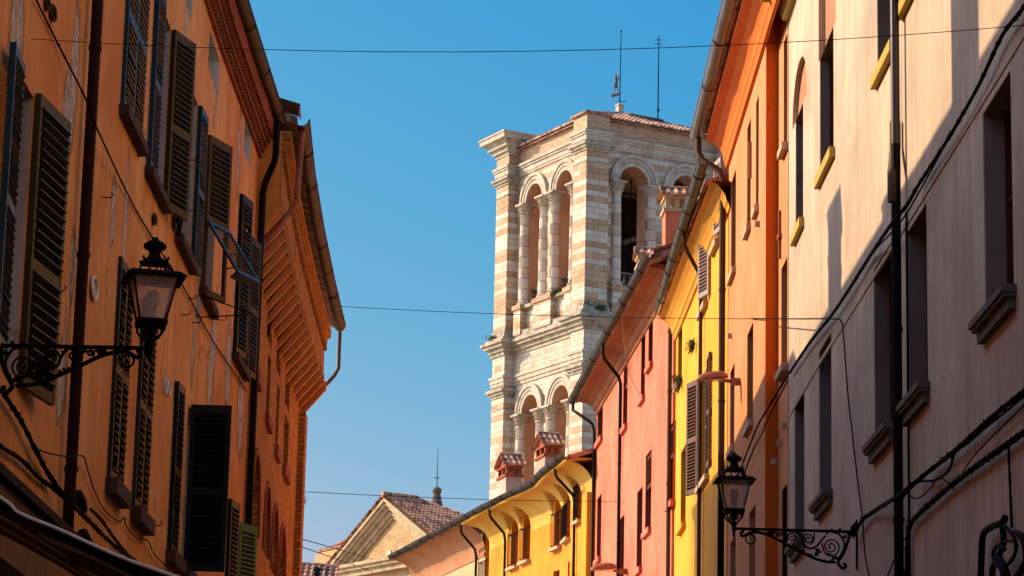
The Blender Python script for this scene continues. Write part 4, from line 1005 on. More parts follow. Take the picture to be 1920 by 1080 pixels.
# ================================================================== amber building with arched cove
root = thing('amber_building', 'amber yellow building with an arched cove under its curved gutter and railed windows', 'building', (3, 80, 0))
W = W_A; SE = W.S[-1]; ZC0 = 12.62; ZC1 = 13.42; OC = .72
AW = []
for x1, x2, yt, yb in ((904, 917, 985, 1115), (958.5, 971.5, 962, 1066), (980.5, 994, 953, 1055), (1039.5, 1053.5, 925, 1030), (1061, 1069.5, 906, 1015), (1082, 1091, 872, 980)):
    h = hole(W, x1, x2, yt, yb, .25, ym=(yt + yb) / 2); AW.append(h)
zb_ = 10.6
for h in AW: h['z1'] = 13.26
lowA = [hole(W, 1037, 1049, 1072, 1200, .2, ym=1090), hole(W, 1064.5, 1068, 1055, 1200, .2, ym=1080)]
print('AW', [(round(h['s0'], 2), round(h['s1'], 2), round(h['z0'], 2)) for h in AW])
for h in AW: h['arch'] = (h['s1'] - h['s0']) / 2
AW = disjoint(AW); lowA = disjoint(lowA)
mb = MB(); wall_face(mb, W, 0, SE, -.15, 13.45, AW + lowA); mb.build('wall', M['amber'], root); shell(root, W, 0, SE, 13.45, 'amber')
def cove_z(o): 
    t = max(0, 1 - (1 - min(1, o / OC)) ** 2.0); return ZC0 + (ZC1 - ZC0) * math.sqrt(t)
def vault(s):
    z = 0
    for h in AW:
        c = (h['s0'] + h['s1']) / 2; r = (h['s1'] - h['s0']) / 2 + .10
        if abs(s - c) < r: z = max(z, h['z1'] - h['arch'] + math.sqrt(r * r - (s - c) ** 2) * 1.0)
    return z
def cove_mesh(W, s0, s1):
    mb = MB(); n = int((s1 - s0) / .06); m = 14
    def pt(i, j):
        s = s0 + (s1 - s0) * i / n; o = OC * (1 - math.cos(math.pi / 2 * j / m)); return s, o
    for i in range(n):
        for j in range(m):
            c = []
            for di, dj in ((0, 0), (1, 0), (1, 1), (0, 1)):
                s, o = pt(i + di, j + dj); c.append(W.P(s, min(ZC1, max(cove_z(o), vault(s) if W is W_A else 0)), o))
            mb.face(c)
    return mb
cove_mesh(W, 0, SE).build('cove', M['lemon'], root)
mb = MB(); prism_strip(mb, W, 0, SE, [(OC - .02, ZC1 - .02), (OC + .05, ZC1), (OC + .05, ZC1 + .1), (-.2, ZC1 + .1)], 20); mb.build('eave_board', M['lemon'], root)
for h in AW:
    ww = window(root, W, h, 'wood_pink', 'wood_pink', bars=0); sill(ww, W, h, 'sill_stone', .14, .07, .10)
    rl = MB(); a, b, z = h['s0'] - .02, h['s1'] + .02, h['z0']; top = z + .95
    rl.tube([W.P(a, top, 0), W.P(a, top, .10), W.P(b, top, .10), W.P(b, top, 0)], .014, 5); rl.tube([W.P(a, z + .08, 0), W.P(a, z + .08, .10), W.P(b, z + .08, .10), W.P(b, z + .08, 0)], .011, 5)
    k = 8
    for i in range(k + 1): s = a + (b - a) * i / k; rl.tube([W.P(s, z + .08, .10), W.P(s, top, .10)], .009, 5)
    rl.build('railing', M['iron'], ww)
for h in lowA: rw(root, W, h)
mb = MB(); sp_ = W.hit(1101, 950)[0]; mb.wbox(W, max(.02, sp_ - .5), sp_ + .12, -.15, 12.7, -.02, .12); mb.build('pilaster', M['yellow_deep'], root)
gutter(root, W, -.1, SE, ZC1 + .16, OC + .08, .115, 'zinc', joints=1.0); roof(root, W, 0, SE, ZC1 + .14, OC, 1.8, 9, 'tile')
for x in (1077, 1050, 948):
    s = W.hit(x, 1000, .06)[0]
    if x == 1050: continue
    P_ = [W.P(s - .7, ZC1 + .08, OC + .04), W.P(s - .7, ZC1 - .12, OC + .02), W.P(s - .55, ZC1 - .2, OC - .05), W.P(s - .05, 12.85, .12), W.P(s, 12.65, .07), W.P(s, .1, .07)]
    pipe(root, P_, .04, 'zinc')
chim_px(root, 935, 949, 980, 893, 940, 86, W_S, 'greige', capm='brick_dark', label='squat plastered chimney with a tiled gable cap, the lower left one', dd=1.0)
chim_px(root, 1005, 1022, 1052, 855, 900, 80, W_S, 'greige', capm='brick_dark', label='squat plastered chimney with a tiled gable cap, the upper right one', dd=1.0)

# ================================================================== salmon building (end of the row)
root = thing('salmon_building', 'salmon plastered end house with a tan brick lower wall under the last length of gutter', 'building', (2, 90, 0))
W = W_S; SE = W.S[-1]
mb = MB(); wall_face(mb, W, 0, SE, -.15, ZC0 - .02); mb.build('wall', M['brick_tan'], root)
mb = MB(); strip(mb, W, 0, SE, [(.0, ZC0 - .12), (.03, ZC0 - .1), (.03, ZC0), (0, ZC0)], 6); mb.build('moulding', M['salmon'], root)
shell(root, W, 0, SE, 13.4, 'brick_tan'); cove_mesh(W, 0, SE).build('cove', M['salmon'], root)
mb = MB(); q = [(0, ZC0)] + [(OC * k / 8, cove_z(OC * k / 8)) for k in range(1, 9)] + [(OC, ZC1 + .05), (0, ZC1 + .05)]; mb.face([W.P(SE, z, o) for o, z in q]); mb.build('cove_end', M['salmon'], root)
gutter(root, W, .02, SE + .1, ZC1 + .16, OC + .08, .115, 'zinc', joints=1.0); roof(root, W, 0, SE, ZC1 + .14, OC, 1.8, 9, 'tile')
s = .5
P_ = [W.P(s - .5 + .1, ZC1 + .08, OC + .04), W.P(s - .4, ZC1 - .12, OC + .02), W.P(s - .2, ZC1 - .22, OC - .05), W.P(s + .25, 12.8, .12), W.P(s + .3, 12.6, .07), W.P(s + .3, .1, .07)]
pipe(root, P_, .04, 'zinc')
# ================================================================== bell tower
TA = rad(28.7); T0 = V((3.93, 150.0)); tl = V((-math.sin(TA), math.cos(TA))); tr = V((math.cos(TA), math.sin(TA))); TW = 10.3; PR = .66; PW = 1.42
root = thing('bell_tower', 'square marble bell tower banded in white and pink stone with two storeys of arched openings', 'bell tower', (*(T0 + tl * TW / 2 + tr * TW / 2), 0))
def tp(a, b, z): q = T0 + tl * a + tr * b; return V((q.x, q.y, z))      # a along the left face, b along the right face
def tbox(mb, a0, a1, b0, b1, z0, z1): mb.hexa([tp(a0, b0, z0), tp(a1, b0, z0), tp(a1, b1, z0), tp(a0, b1, z0), tp(a0, b0, z1), tp(a1, b0, z1), tp(a1, b1, z1), tp(a0, b1, z1)])
def ring(mb, z0, z1, e, piers=True, body=True, pe=None, only=None):
    pe = e if pe is None else pe
    if body: tbox(mb, PR - e, TW - PR + e, PR - e, TW - PR + e, z0, z1)
    if piers:
        for i, (a, b) in enumerate(((0, 0), (TW - PW, 0), (0, TW - PW), (TW - PW, TW - PW))):
            if only is None or i in only: tbox(mb, a - pe, a + PW + pe, b - pe, b + PW + pe, z0 - .002, z1 + .002)
# piers
for a, b in ((0, 0), (TW - PW, 0), (0, TW - PW), (TW - PW, TW - PW)):
    mb = MB(); tbox(mb, a, a + PW, b, b + PW, 0, 44.9); mb.build('corner_pier', M['banded'], root)
Lq = Wall([tuple(T0 - (-tr) * 0 + tr * PR), tuple(T0 + tr * PR + tl * TW)], -1)     # recessed left face
Rq = Wall([tuple(T0 + tl * PR), tuple(T0 + tl * PR + tr * TW)], 1)                   # recessed right face
RA = .95; C1, C2 = 3.42, 6.88
def ah(c, z0, zs, r=RA, d=1.15): return dict(s0=c - r, s1=c + r, z0=z0, z1=zs + r * 1.1, d=d, arch=r * 1.1)
UP = [ah(C1, 36.3, 42.2), ah(C2, 36.3, 42.2)]; LO = [ah(C1, 24.5, 29.95), ah(C2, 24.5, 29.95)]
for Q in (Lq, Rq):
    mb = MB(); hh_ = [dict(h, rv=MB()) for h in UP + LO]; wall_face(mb, Q, PW - .05, TW - PW + .05, 0, 44.0, hh_); wo_ = mb.build('wall', M['banded'], root)
    for h in hh_: h['rv'].build('arch_jamb', M['inner'], wo_)
# the two far faces and the belfry interior
mb = MB()
tbox(mb, TW - PR - 1.1, TW - PR, PR + 1.2, TW - PR, 0, 44.5); tbox(mb, PR + 1.2, TW - PR - 1.1, TW - PR - 1.1, TW - PR, 0, 44.5); mb.build('far_walls', M['inner_shade'], root)
for z0_, z1_ in ((35.0, 36.2), (22, 24.0), (43.8, 44.2), (32.2, 33.5)):
    mb = MB(); tbox(mb, PR + 1.16, TW - PR - 1.1, PR + 1.16, TW - PR - 1.1, z0_, z1_); mb.build('floor', M['inner'], root)
# arches: moulded rings, columns, capitals, balustrades
def archivolt(par, Q, c, zs, r, w_, z_name='archivolt'):
    mb = MB()
    for k0, k1, o1 in ((0, .33, .10), (.36, .66, .14), (.69, 1, .20)):
        P = []
        n = 20; A = []
        for i in range(n + 1):
            a = math.pi * i / n; ri, ro = r + w_ * k0, r + w_ * k1
            A.append([Q.P(c - rr * math.cos(a), zs + rr * math.sin(a) * 1.06, oo) for rr, oo in ((ri, -.02), (ro, -.02), (ro, o1), (ri, o1))])
        mb.sweep(A)
    return mb.build(z_name, M['marble'], par)
def column(par, c, z0, z1, r, mat='column'):
    mb = MB(); H = z1 - z0
    mb.lathe((c.x, c.y, z0), [(r * 1.35, 0), (r * 1.35, .1), (r * 1.2, .14), (r * 1.28, .2), (r * 1.05, .28), (r, .36), (r * .98, H * .5), (r * .88, H - .78), (r * 1.0, H - .76), (r * 1.0, H - .70), (r * .86, H - .68)], 20)
    o = mb.build('column', M[mat], par, smooth=True)
    k = MB(); zc = z1 - .68
    k.lathe((c.x, c.y, zc), [(r * .9, 0), (r * .95, .2), (r * 1.15, .42), (r * 1.35, .55)], 16)
    for rr, zz, n in ((r * 1.02, .10, 10), (r * 1.16, .30, 10), (r * 1.36, .48, 8)):
        for i in range(n):
            a = 2 * math.pi * (i + (.5 if zz == .30 else 0)) / n; e = V((math.cos(a), math.sin(a), 0)); t = V((-e.y, e.x, 0))
            k.box(V((c.x, c.y, zc + zz)) + e * rr, t * (r * .22), (e * .6 + V((0, 0, 1)) * .5).normalized() * .09, e * .035)
    ux = V((tl.x, tl.y, 0)); uy = V((tr.x, tr.y, 0)); k.box(V((c.x, c.y, z1 - .06)), ux * r * 1.45, uy * r * 1.45, V((0, 0, .055)))
    k.build('capital', M['marble'], o); return o
for Q in (Lq, Rq):
    for c in (C1, C2):
        archivolt(root, Q, c, 42.2, RA, .62); archivolt(root, Q, c, 29.95, RA, .60)
    for s, r in ((C1 - RA - .14, .31), (C1 + RA + .20, .32), (C2 - RA - .18, .32), (C2 + RA + .20, .31)):
        p = Q.P(s, 0, -.02); column(root, p, 36.25, 42.22, r); column(root, p, 24.4, 29.97, r)
    mb = MB()
    pass
    for c0, c1 in ((C1 + RA - .2, C2 - RA + .2), (C2 + RA - .2, C2 + RA + .6), (C1 - RA - .55, C1 - RA + .2)):
        mb = MB(); mb.wbox(Q, c0, c1, 34.5, 36.0, -.1, .40); mb.wbox(Q, c0 - .08, c1 + .08, 36.0, 36.26, -.1, .48); mb.build('pedestal', M['banded'], root)
    mb = MB(); mb.wbox(Q, PW, TW - PW, 36.02, 36.2, -.1, .25); mb.wbox(Q, PW, TW - PW, 34.5, 34.75, -.1, .3); mb.build('ledge', M['marble_moss'], root)
    for c in (C1, C2):
        mb = MB(); mb.wbox(Q, c - RA, c + RA, 36.2, 36.3, -.7, -.4); mb.wbox(Q, c - RA, c + RA, 37.12, 37.24, -.72, -.38)
        for k in range(6):
            p = Q.P(c - RA + (k + .5) * RA / 3, 36.3, -.55); mb.lathe(p, [(.07, 0), (.11, .05), (.06, .12), (.115, .34), (.06, .6), (.09, .7), (.09, .82)], 8)
        mb.build('balustrade', M['sill_dark'], root)
        if Q is Rq:
            mb = MB()
            for z in (38.4, 39.6, 40.8, 42.0): mb.wbox(Q, c - RA, c + RA, z - .03, z + .03, -1.2, -1.15)
            for k in (-.5, .1, .6): mb.wbox(Q, c + RA * k - .02, c + RA * k + .02, 36.3, 42.9, -1.2, -1.15)
            mb.build('bird_netting_frame', M['iron'], root)
# bells
mb = MB(); cc = tp(5, 5, 38.2); mb.lathe(cc, [(.9, 0), (.8, .25), (.55, .8), (.45, 1.3), (.2, 1.5), (.0, 1.52)], 16); tbox(mb, 2, 8.5, 4.9, 5.1, 39.6, 39.9); mb.build('bell', M['copper'], root)
# entablatures: (z0, z1, body projection, pier projection)
def bands(lst, mat, name):
    mb = MB()
    for z0, z1, e, pe in lst: ring(mb, z0, z1, e, pe=pe)
    mb.build(name, M[mat], root)
bands([(44.0, 44.14, .06, .06), (44.14, 44.42, .10, .10), (44.42, 44.55, .18, .16), (44.55, 44.68, .26, .22)], 'marble', 'upper_cornice')
bands([(33.5, 33.72, .10, .10), (33.72, 33.95, .22, .22), (33.95, 34.14, .42, .42), (34.14, 34.3, .55, .55), (34.3, 34.5, .34, .34)], 'marble_moss', 'middle_cornice')
bands([(31.75, 31.95, .06, .06), (31.95, 32.2, .12, .10), (32.2, 32.35, .18, .15)], 'marble', 'lower_moulding')
for i_ in range(4):
    for grp in (((43.55, 43.7, .06), (43.7, 43.85, .16), (43.85, 44.0, .26)), ((31.1, 31.25, .06), (31.25, 31.4, .16), (31.4, 31.58, .28)), ((42.9, 42.98, .03),), ((30.4, 30.48, .03),), ((34.5, 34.8, .14), (34.8, 35.0, .07))):
        mb = MB()
        for z0, z1, e in grp: ring(mb, z0, z1, 0, body=False, pe=e, only=(i_,))
        mb.build('pier_moulding', M['marble_moss'], root)
mb = MB(); ring(mb, 44.68, 45.55, .0, piers=False); mb.build('attic_band', M['frieze'], root)
mb = MB()
for Q in (Lq, Rq): mb.wbox(Q, PW + .05, TW - PW - .05, 32.36, 33.5, -.05, .03)
mb.build('white_panel', M['panel'], root)
# incised letters, too weathered to read: rows of short strokes
mb = MB(); rnd = random.Random(5)
for row in range(3):
    z = 33.22 - row * .3; s = PW + .5
    while s < TW - PW - .6:
        if rnd.random() < .82:
            k = rnd.choice((0, 1, 2)); mb.wbox(Lq, s, s + .025, z - .17, z, .028, .036)
            if k: mb.wbox(Lq, s + .025, s + .1, z - (.02 if k == 1 else .17), z + (0 if k == 1 else -.15), .028, .036)
            if k == 2: mb.wbox(Lq, s + .1, s + .12, z - .17, z - .05, .028, .036)
        s += rnd.uniform(.14, .2)
mb.build('worn_carving', M['sill_stone'], root)
for a, b, zt_ in ((0, 0, 45.62), (TW - PW, TW - PW, 45.62), (0, TW - PW, 45.62), (TW - PW, 0, 45.3)):
    mb = MB(); tbox(mb, a - .02, a + PW + .02, b - .02, b + PW + .02, 44.68, zt_); cb_ = mb.build('corner_block', M['frieze'], root)
    if zt_ > 45.5: mb = MB(); tbox(mb, a - .16, a + PW + .16, b - .16, b + PW + .16, 45.62, 45.76); mb.build('block_cap', M['tile_dark'], cb_)
mb = MB()
for z0, z1, e in ((45.3, 45.5, .08), (45.5, 45.75, .24), (45.75, 45.98, .44), (45.98, 46.12, .50), (46.12, 46.4, .78), (46.4, 46.5, .84)): tbox(mb, TW - PW - e, TW + e, 0 - e, PW + e, z0, z1)
mb.build('corner_cornice', M['marble'], root)
mb = MB(); tbox(mb, PR - .25, TW - PR + .25, PR - .25, TW - PR + .25, 45.55, 45.66); mb.build('roof_eave', M['tile_dark'], root)
# pyramid roof with real tiles on the two visible slopes
RZ0, RZ1 = 45.68, 47.62; a0 = PR - .35; L = TW - 2 * a0; mid = TW / 2
mb = MB(); ap = tp(mid, mid, RZ1 - .1); cs = [tp(a0, a0, RZ0), tp(TW - a0, a0, RZ0), tp(TW - a0, TW - a0, RZ0), tp(a0, TW - a0, RZ0)]
for i in range(4): mb.face([cs[i], cs[(i + 1) % 4], ap], [(0, 0), (L, 0), (L / 2, L / 2)])
hyp = math.hypot(L / 2, RZ1 - RZ0)
for P0, u2, ins in ((tp(a0, a0, RZ0), tr, tl), (tp(a0, a0, RZ0), tl, tr)):
    u = V((u2.x, u2.y, 0)); v = (V((ins.x, ins.y, 0)) * (L / 2) + V((0, 0, RZ1 - RZ0))).normalized()
    pantiles(mb, P0, u, v, int(L / .27), int(hyp / .42), .27, .42, .09, keep=lambda x, y: y / hyp < min(x, L - x) / (L / 2) + .02, lift=.05)
for i in range(2):
    pa, pb = cs[i * 1] if i == 0 else cs[3], tp(mid, mid, RZ1); mb.tube([pa + V((0, 0, .08)), pb + V((0, 0, .05))], .13, 8)
M['tower_tile'] = tilemat('tower_roof_tiles', (.42, .20, .12), (.62, .42, .29), (.14, .07, .05), .27, .42)
mb.build('roof', M['tower_tile'], root)
mb = MB(); u = V((tr.x, tr.y, 0)); v = (V((tl.x, tl.y, 0)) * (L / 2) + V((0, 0, RZ1 - RZ0))).normalized(); nn = u.cross(v); nn = nn if nn.z > 0 else -nn
c0 = tp(a0, a0, RZ0) + u * (L * .56) + v * (hyp * .66) + nn * .22; mb.box(c0, u * 1.15, v * .32, nn * .05); mb.build('roof_hatch', M['zinc_silver'], root)
mb = MB(); tbox(mb, mid - .17, mid + .17, mid - .17, mid + .17, 47.4, 48.12); tbox(mb, mid - .21, mid + .21, mid - .21, mid + .21, 48.12, 48.2); c = tp(mid, mid, 48.2); mb.lathe(c, [(.17, 0), (.08, .1), (.0, .14)], 10); mb.build('finial_block', M['marble'], root)
YT = tp(mid, mid, 0).y
mb = MB(); base = tp(mid, mid, 48.25); tip = at_y(1162.5, 60, YT); tip = V((base.x + .02, base.y, tip.z)); mb.tube([base, tip], [.035, .02], 6); mb.lathe(tip, [(.05, 0), (.06, .05), (0, .12)], 6)
q = at_y(1160, 190, YT).z; mb.box(V((base.x + .15, base.y, q)), V((.25, 0, 0)), V((0, .015, 0)), V((0, 0, .015))); rodo = mb.build('mast', M['iron'], root)
# vane: a small standing figure cut from sheet metal, on a bar
vz = at_y(1155, 182, YT).z; px = (YT / 5468.0); mb = MB(); vx = V((-.94, -.34, 0)); vy = V((.34, -.94, 0)); B = V((base.x, base.y, vz))
def vq(pts, t=.03):
    P = [B + vx * a * px * 1.35 + V((0, 0, b * px * 1.12)) for a, b in pts]; mb.sweep([[p + vy * t for p in P], [p - vy * t for p in P]])
vq([(0, 4), (2, 3), (8, 0), (13, -3), (13.5, -1), (13.5, 3), (12, 5), (10, 2.5), (6, 5), (3, 7), (0, 8)])
vq([(3.2, 6), (4.4, 6), (4.6, 18), (3.4, 18)]); vq([(8.5, 4), (9.6, 5), (9.0, 18), (7.6, 18)])
vq([(3, 17), (9.8, 17), (8.4, 25), (6.6, 32), (4.8, 32), (4.4, 25)]); vq([(4.6, 31), (8, 31), (8, 38), (7, 39.5), (5.2, 39.5), (4.4, 37)])
vq([(4.8, 31), (1, 36), (.2, 35), (4.4, 28)]); vq([(7, 38), (7.6, 43), (8.2, 38)]); vq([(2.2, 36), (3.0, 46), (3.4, 36)])
mb.build('weather_vane', M['shut_brown'], rodo)
mb = MB(); q0 = at_y(1233.5, 232, YT); q1 = at_y(1233.8, 67, YT); q0.z -= 1.0; q1 = V((q0.x, q0.y, q1.z)); mb.tube([q0, q1], [.045, .025], 6)
for dz in (.25, .5): mb.tube([q1 + V((-.18, 0, -dz)), q1 + V((.18, 0, -dz))], .02, 4)
mb.tube([q1 + V((-.06, 0, -4.5)), q1 + V((.1, 0, -4.5))], .06, 5); mb.build('antenna', M['iron'], root)
# small bushes in the ledges
for i, (a_, b_, z) in enumerate(((.05, .2, 34.85), (9.9, -.2, 34.6), (3.9, .45, 36.3), (1.9, .5, 36.5), (-.2, .9, 34.7))):
    mb = MB(); rnd = random.Random(i); c = tp(a_, b_, z)
    for k in range(260):
        d = V((rnd.gauss(0, .16), rnd.gauss(0, .16), rnd.gauss(0, .10))); a = V((rnd.uniform(-1, 1), rnd.uniform(-1, 1), rnd.uniform(-1, 1))).normalized(); b = a.orthogonal().normalized(); q = .04
        mb.face([c + d - a * q, c + d + b * q, c + d + a * q, c + d - b * q])
    o = mb.build('ledge_plant', M['leaf'], None, loc=c)
    tag(o, ('green tuft on the near corner of the tower middle cornice', 'green tuft on the left corner of the tower middle cornice', 'green tuft at the foot of the paired belfry columns', 'green tuft beside the belfry balustrade, right of the paired columns', 'green tuft on the shaded side of the tower middle cornice')[i], 'plant', 'plants growing on the tower ledges')

# ================================================================== church gable
YC = 125.0; root = thing('church', 'church with an ochre brick pediment and a tiled roof topped by a small lantern', 'church', (-3, 130, 0))
A0 = at_y(742, 936, YC); ca = rad(33); cl = V((-math.sin(ca), math.cos(ca), 0)); cn = V((-math.cos(ca), -math.sin(ca), 0)); Z = V((0, 0, 1))
CWL = Wall([(A0.x - cl.x * 14, A0.y - cl.y * 14), (A0.x + cl.x * 14, A0.y + cl.y * 14)], -1)     # s = 14 at the apex
def chz(x, y): return CWL.hit(x, y)
ap = CWL.hit(742, 936); lf = CWL.hit(637, 1064); rt_ = CWL.hit(840, 1007); print('church', ap, lf, rt_)
hw = lf[0] - ap[0]; rise = ap[1] - lf[1]; zb = lf[1]; sA = ap[0]; zA = ap[1]
mb = MB(); mb.face([CWL.P(sA - hw, zb, 0), CWL.P(sA + hw, zb, 0), CWL.P(sA, zA - .1, 0)], [(sA - hw, zb), (sA + hw, zb), (sA, zA)])
wall_face(mb, CWL, sA - hw + .4, sA + hw - .4, -.15, zb, []); mb.build('wall', M['brick_church'], root)
mb = MB()
def rake(s1, z1, s2, z2, w0, w1, o):    # sloping moulding: offsets measured down from the line
    d = V((s2 - s1, z2 - z1)).normalized(); nrm = V((d.y, -d.x)); nrm = nrm if nrm.y < 0 else -nrm
    pts = [(s1 + nrm.x * w0, z1 + nrm.y * w0), (s2 + nrm.x * w0, z2 + nrm.y * w0), (s2 + nrm.x * w1, z2 + nrm.y * w1), (s1 + nrm.x * w1, z1 + nrm.y * w1)]
    mb.hexa([CWL.P(s, z, -.05) for s, z in pts] + [CWL.P(s, z, o) for s, z in pts])
for sg in (-1, 1):
    e = (sA + sg * (hw + .5), zb - .5 * rise / hw)
    for w0, w1, o in ((0, .12, .62), (.12, .26, .52), (.26, .40, .38), (.40, .62, .22), (.62, .75, .12)): rake(sA, zA, e[0], e[1], w0, w1, o)
for z0, z1, o in ((zb - .35, zb - .2, .5), (zb - .2, zb - .05, .62), (zb - .6, zb - .35, .34), (zb - 1.3, zb - 1.15, .2)): mb.wbox(CWL, sA - hw - .3, sA + hw + .3, z0, z1, -.05, o)
mb.build('pediment_moulding', M['church_stone'], root)
mb = MB(); k0 = CWL.hit(729, 1045); k1 = CWL.hit(753, 1038)
for k in (k0, k1): mb.wbox(CWL, k[0] - .22, k[0] + .22, k[1] - .05, k[1] + .3, .0, .04)
bx = mb.build('vent_block', M['marble'], root)
mb = MB()
for k in (k0, k1): mb.wbox(CWL, k[0] - .13, k[0] + .13, k[1] - .4, k[1] - .02, -.01, .012)
mb.build('slot', M['pane'], root)
# roof running back from the gable, ridge level with the apex
mb = MB(); BK = 11.0; inn_ = -cn
for sg in (-1, 1):
    P0 = CWL.P(sA + sg * (hw + .6), zb - .6 * rise / hw + .1, .66); v = (CWL.P(sA, zA + .12, .66) - P0); Lv = v.length; v.normalize(); u = inn_.copy()
    pantiles(mb, P0, u, v, 58, int(Lv / .36) + 1, .20, Lv / (int(Lv / .36) + 1), .06, lift=.04, seg=4, keep=lambda x, y, Lv=Lv: x < 2.0 + (Lv - y) * 1.1)
mb.tube([CWL.P(sA, zA + .16, .7), CWL.P(sA, zA + .16, -1.1)], .13, 8); mb.tube([CWL.P(sA, zA + .14, -1.1), CWL.P(sA, zA - 1.2, -3.4)], .12, 8); mb.build('roof', M['tile'], root)
mb = MB(); mb.box(CWL.P(sA, zA - 5.4, -6.2), V((cl.x, cl.y, 0)) * hw * .96, cn * 5.4, Z * 2.4); mb.build('nave_wall', M['brick_church'], root)
# higher hipped roof with lantern behind
La = at_y(818, 961, 138); mb = MB(); q = 4.4; ux = V((tr.x, tr.y, 0)); uy = V((tl.x, tl.y, 0)); zz = La.z; cr = [La + ux * a * q + uy * b * q - Z * 1.9 for a, b in ((-1, -1), (1, -1), (1, 1), (-1, 1))]
for i in range(4):
    a, b = cr[i], cr[(i + 1) % 4]; u = (b - a).normalized(); mid_ = (a + b) / 2; v = (La - mid_); H = v.length; v.normalize(); Lu = (b - a).length
    pantiles(mb, a, u, v, int(Lu / .21), int(H / .38), .21, .38, .06, keep=lambda x, y, Lu=Lu, H=H: y / H < min(x, Lu - x) / (Lu / 2) + .02, lift=.04, seg=3)
mb.build('crossing_roof', M['tile'], root)
mb = MB(); mb.hexa([p - Z * 6 for p in cr] + [p - Z * .05 for p in cr]); mb.build('crossing_wall', M['brick_church'], root)
mb = MB(); mb.lathe(La - Z * .15, [(.62, 0), (.55, .12), (.40, .22), (.36, .30), (.40, .34), (.36, .40), (.26, .62), (.30, .66), (.25, .72), (.2, 1.0), (.16, 1.06), (.22, 1.14), (.24, 1.24), (.2, 1.34), (.05, 1.44)], 8); pn_ = mb.build('roof_lantern', M['sill_dark'], root)
mb = MB(); mb.tube([La + Z * 1.25, La + Z * 3.2], [.025, .012], 5); mb.tube([La + Z * 1.72 + V((-.17, 0, 0)), La + Z * 1.72 + V((.17, 0, 0))], .02, 5); mb.build('iron_cross', M['iron'], pn_)
# side eave of the church seen left of the gable
tp_ = at_y(631, 1019, 138); WE = Wall([(tp_.x, tp_.y), (tp_.x + .38 * 6, tp_.y - .92 * 6)], 1); zt_ = tp_.z - 1.02 * 0
mb = MB()
for z0, z1, o in ((-.22, -.06, .40), (-.36, -.22, .28), (-.5, -.36, .16), (-.95, -.5, 0), (-1.1, -.95, .1), (-4, -1.1, -.05)): mb.wbox(WE, .45 - o, 6, zt_ + z0, zt_ + z1, -3, -.45 + o)
mb.build('side_cornice', M['church_stone'], root)
mb = MB(); mb.hexa([WE.P(a_, zt_ - .06, b_) for a_, b_ in ((-.05, -4), (6, -4), (6, .05), (-.05, .05))] + [WE.P(a_, z_, b_) for a_, b_, z_ in ((.1, -4, zt_ + .9), (6, -4, zt_ + .9), (6, .05, zt_ + .02), (-.05, .05, zt_ + .02))]); mb.build('side_roof', M['tile_dark'], root)
# low tiled house at the left, far down the street
root = thing('tiled_house', 'low house showing only its red tiled roof and dark chimney cowl, beyond the brick building', 'house', (-9, 112, 0))
a = at_y(560, 1059, 112); b = at_y(650, 1066, 112); u = (V((b.x - a.x, 0, b.z - a.z))).normalized(); v = V((0, -.87, -.5)).normalized()
mb = MB(); ridge0 = a - u * 3; tt = MB(); pantiles(tt, ridge0 + v * 4.4, u, -v, 19, 11, .24, .4, .08, lift=.04); 
tt.tube([ridge0, ridge0 + u * 4.6], .13, 8); tt.build('roof', M['tile'], root)
mb.hexa([V((ridge0.x, 113 + k, 0)) for k in (0,)] + [V((ridge0.x + 4.5, 113, 0)), V((ridge0.x + 4.5, 116, 0)), V((ridge0.x, 116, 0)), V((ridge0.x, 113, a.z - .6)), V((ridge0.x + 4.5, 113, a.z - .6)), V((ridge0.x + 4.5, 116, a.z - .6)), V((ridge0.x, 116, a.z - .6))]); mb.build('wall', M['salmon'], root)
c = at_y(594, 1079, 110); mb = MB(); mb.lathe(c, [(.09, -1.2), (.09, 0), (.14, .02), (.16, .08), (.10, .15), (.12, .18), (.17, .24), (.12, .31), (.04, .34), (0, .37)], 12); mb.build('chimney_cowl', M['shut_black'], root, smooth=True)

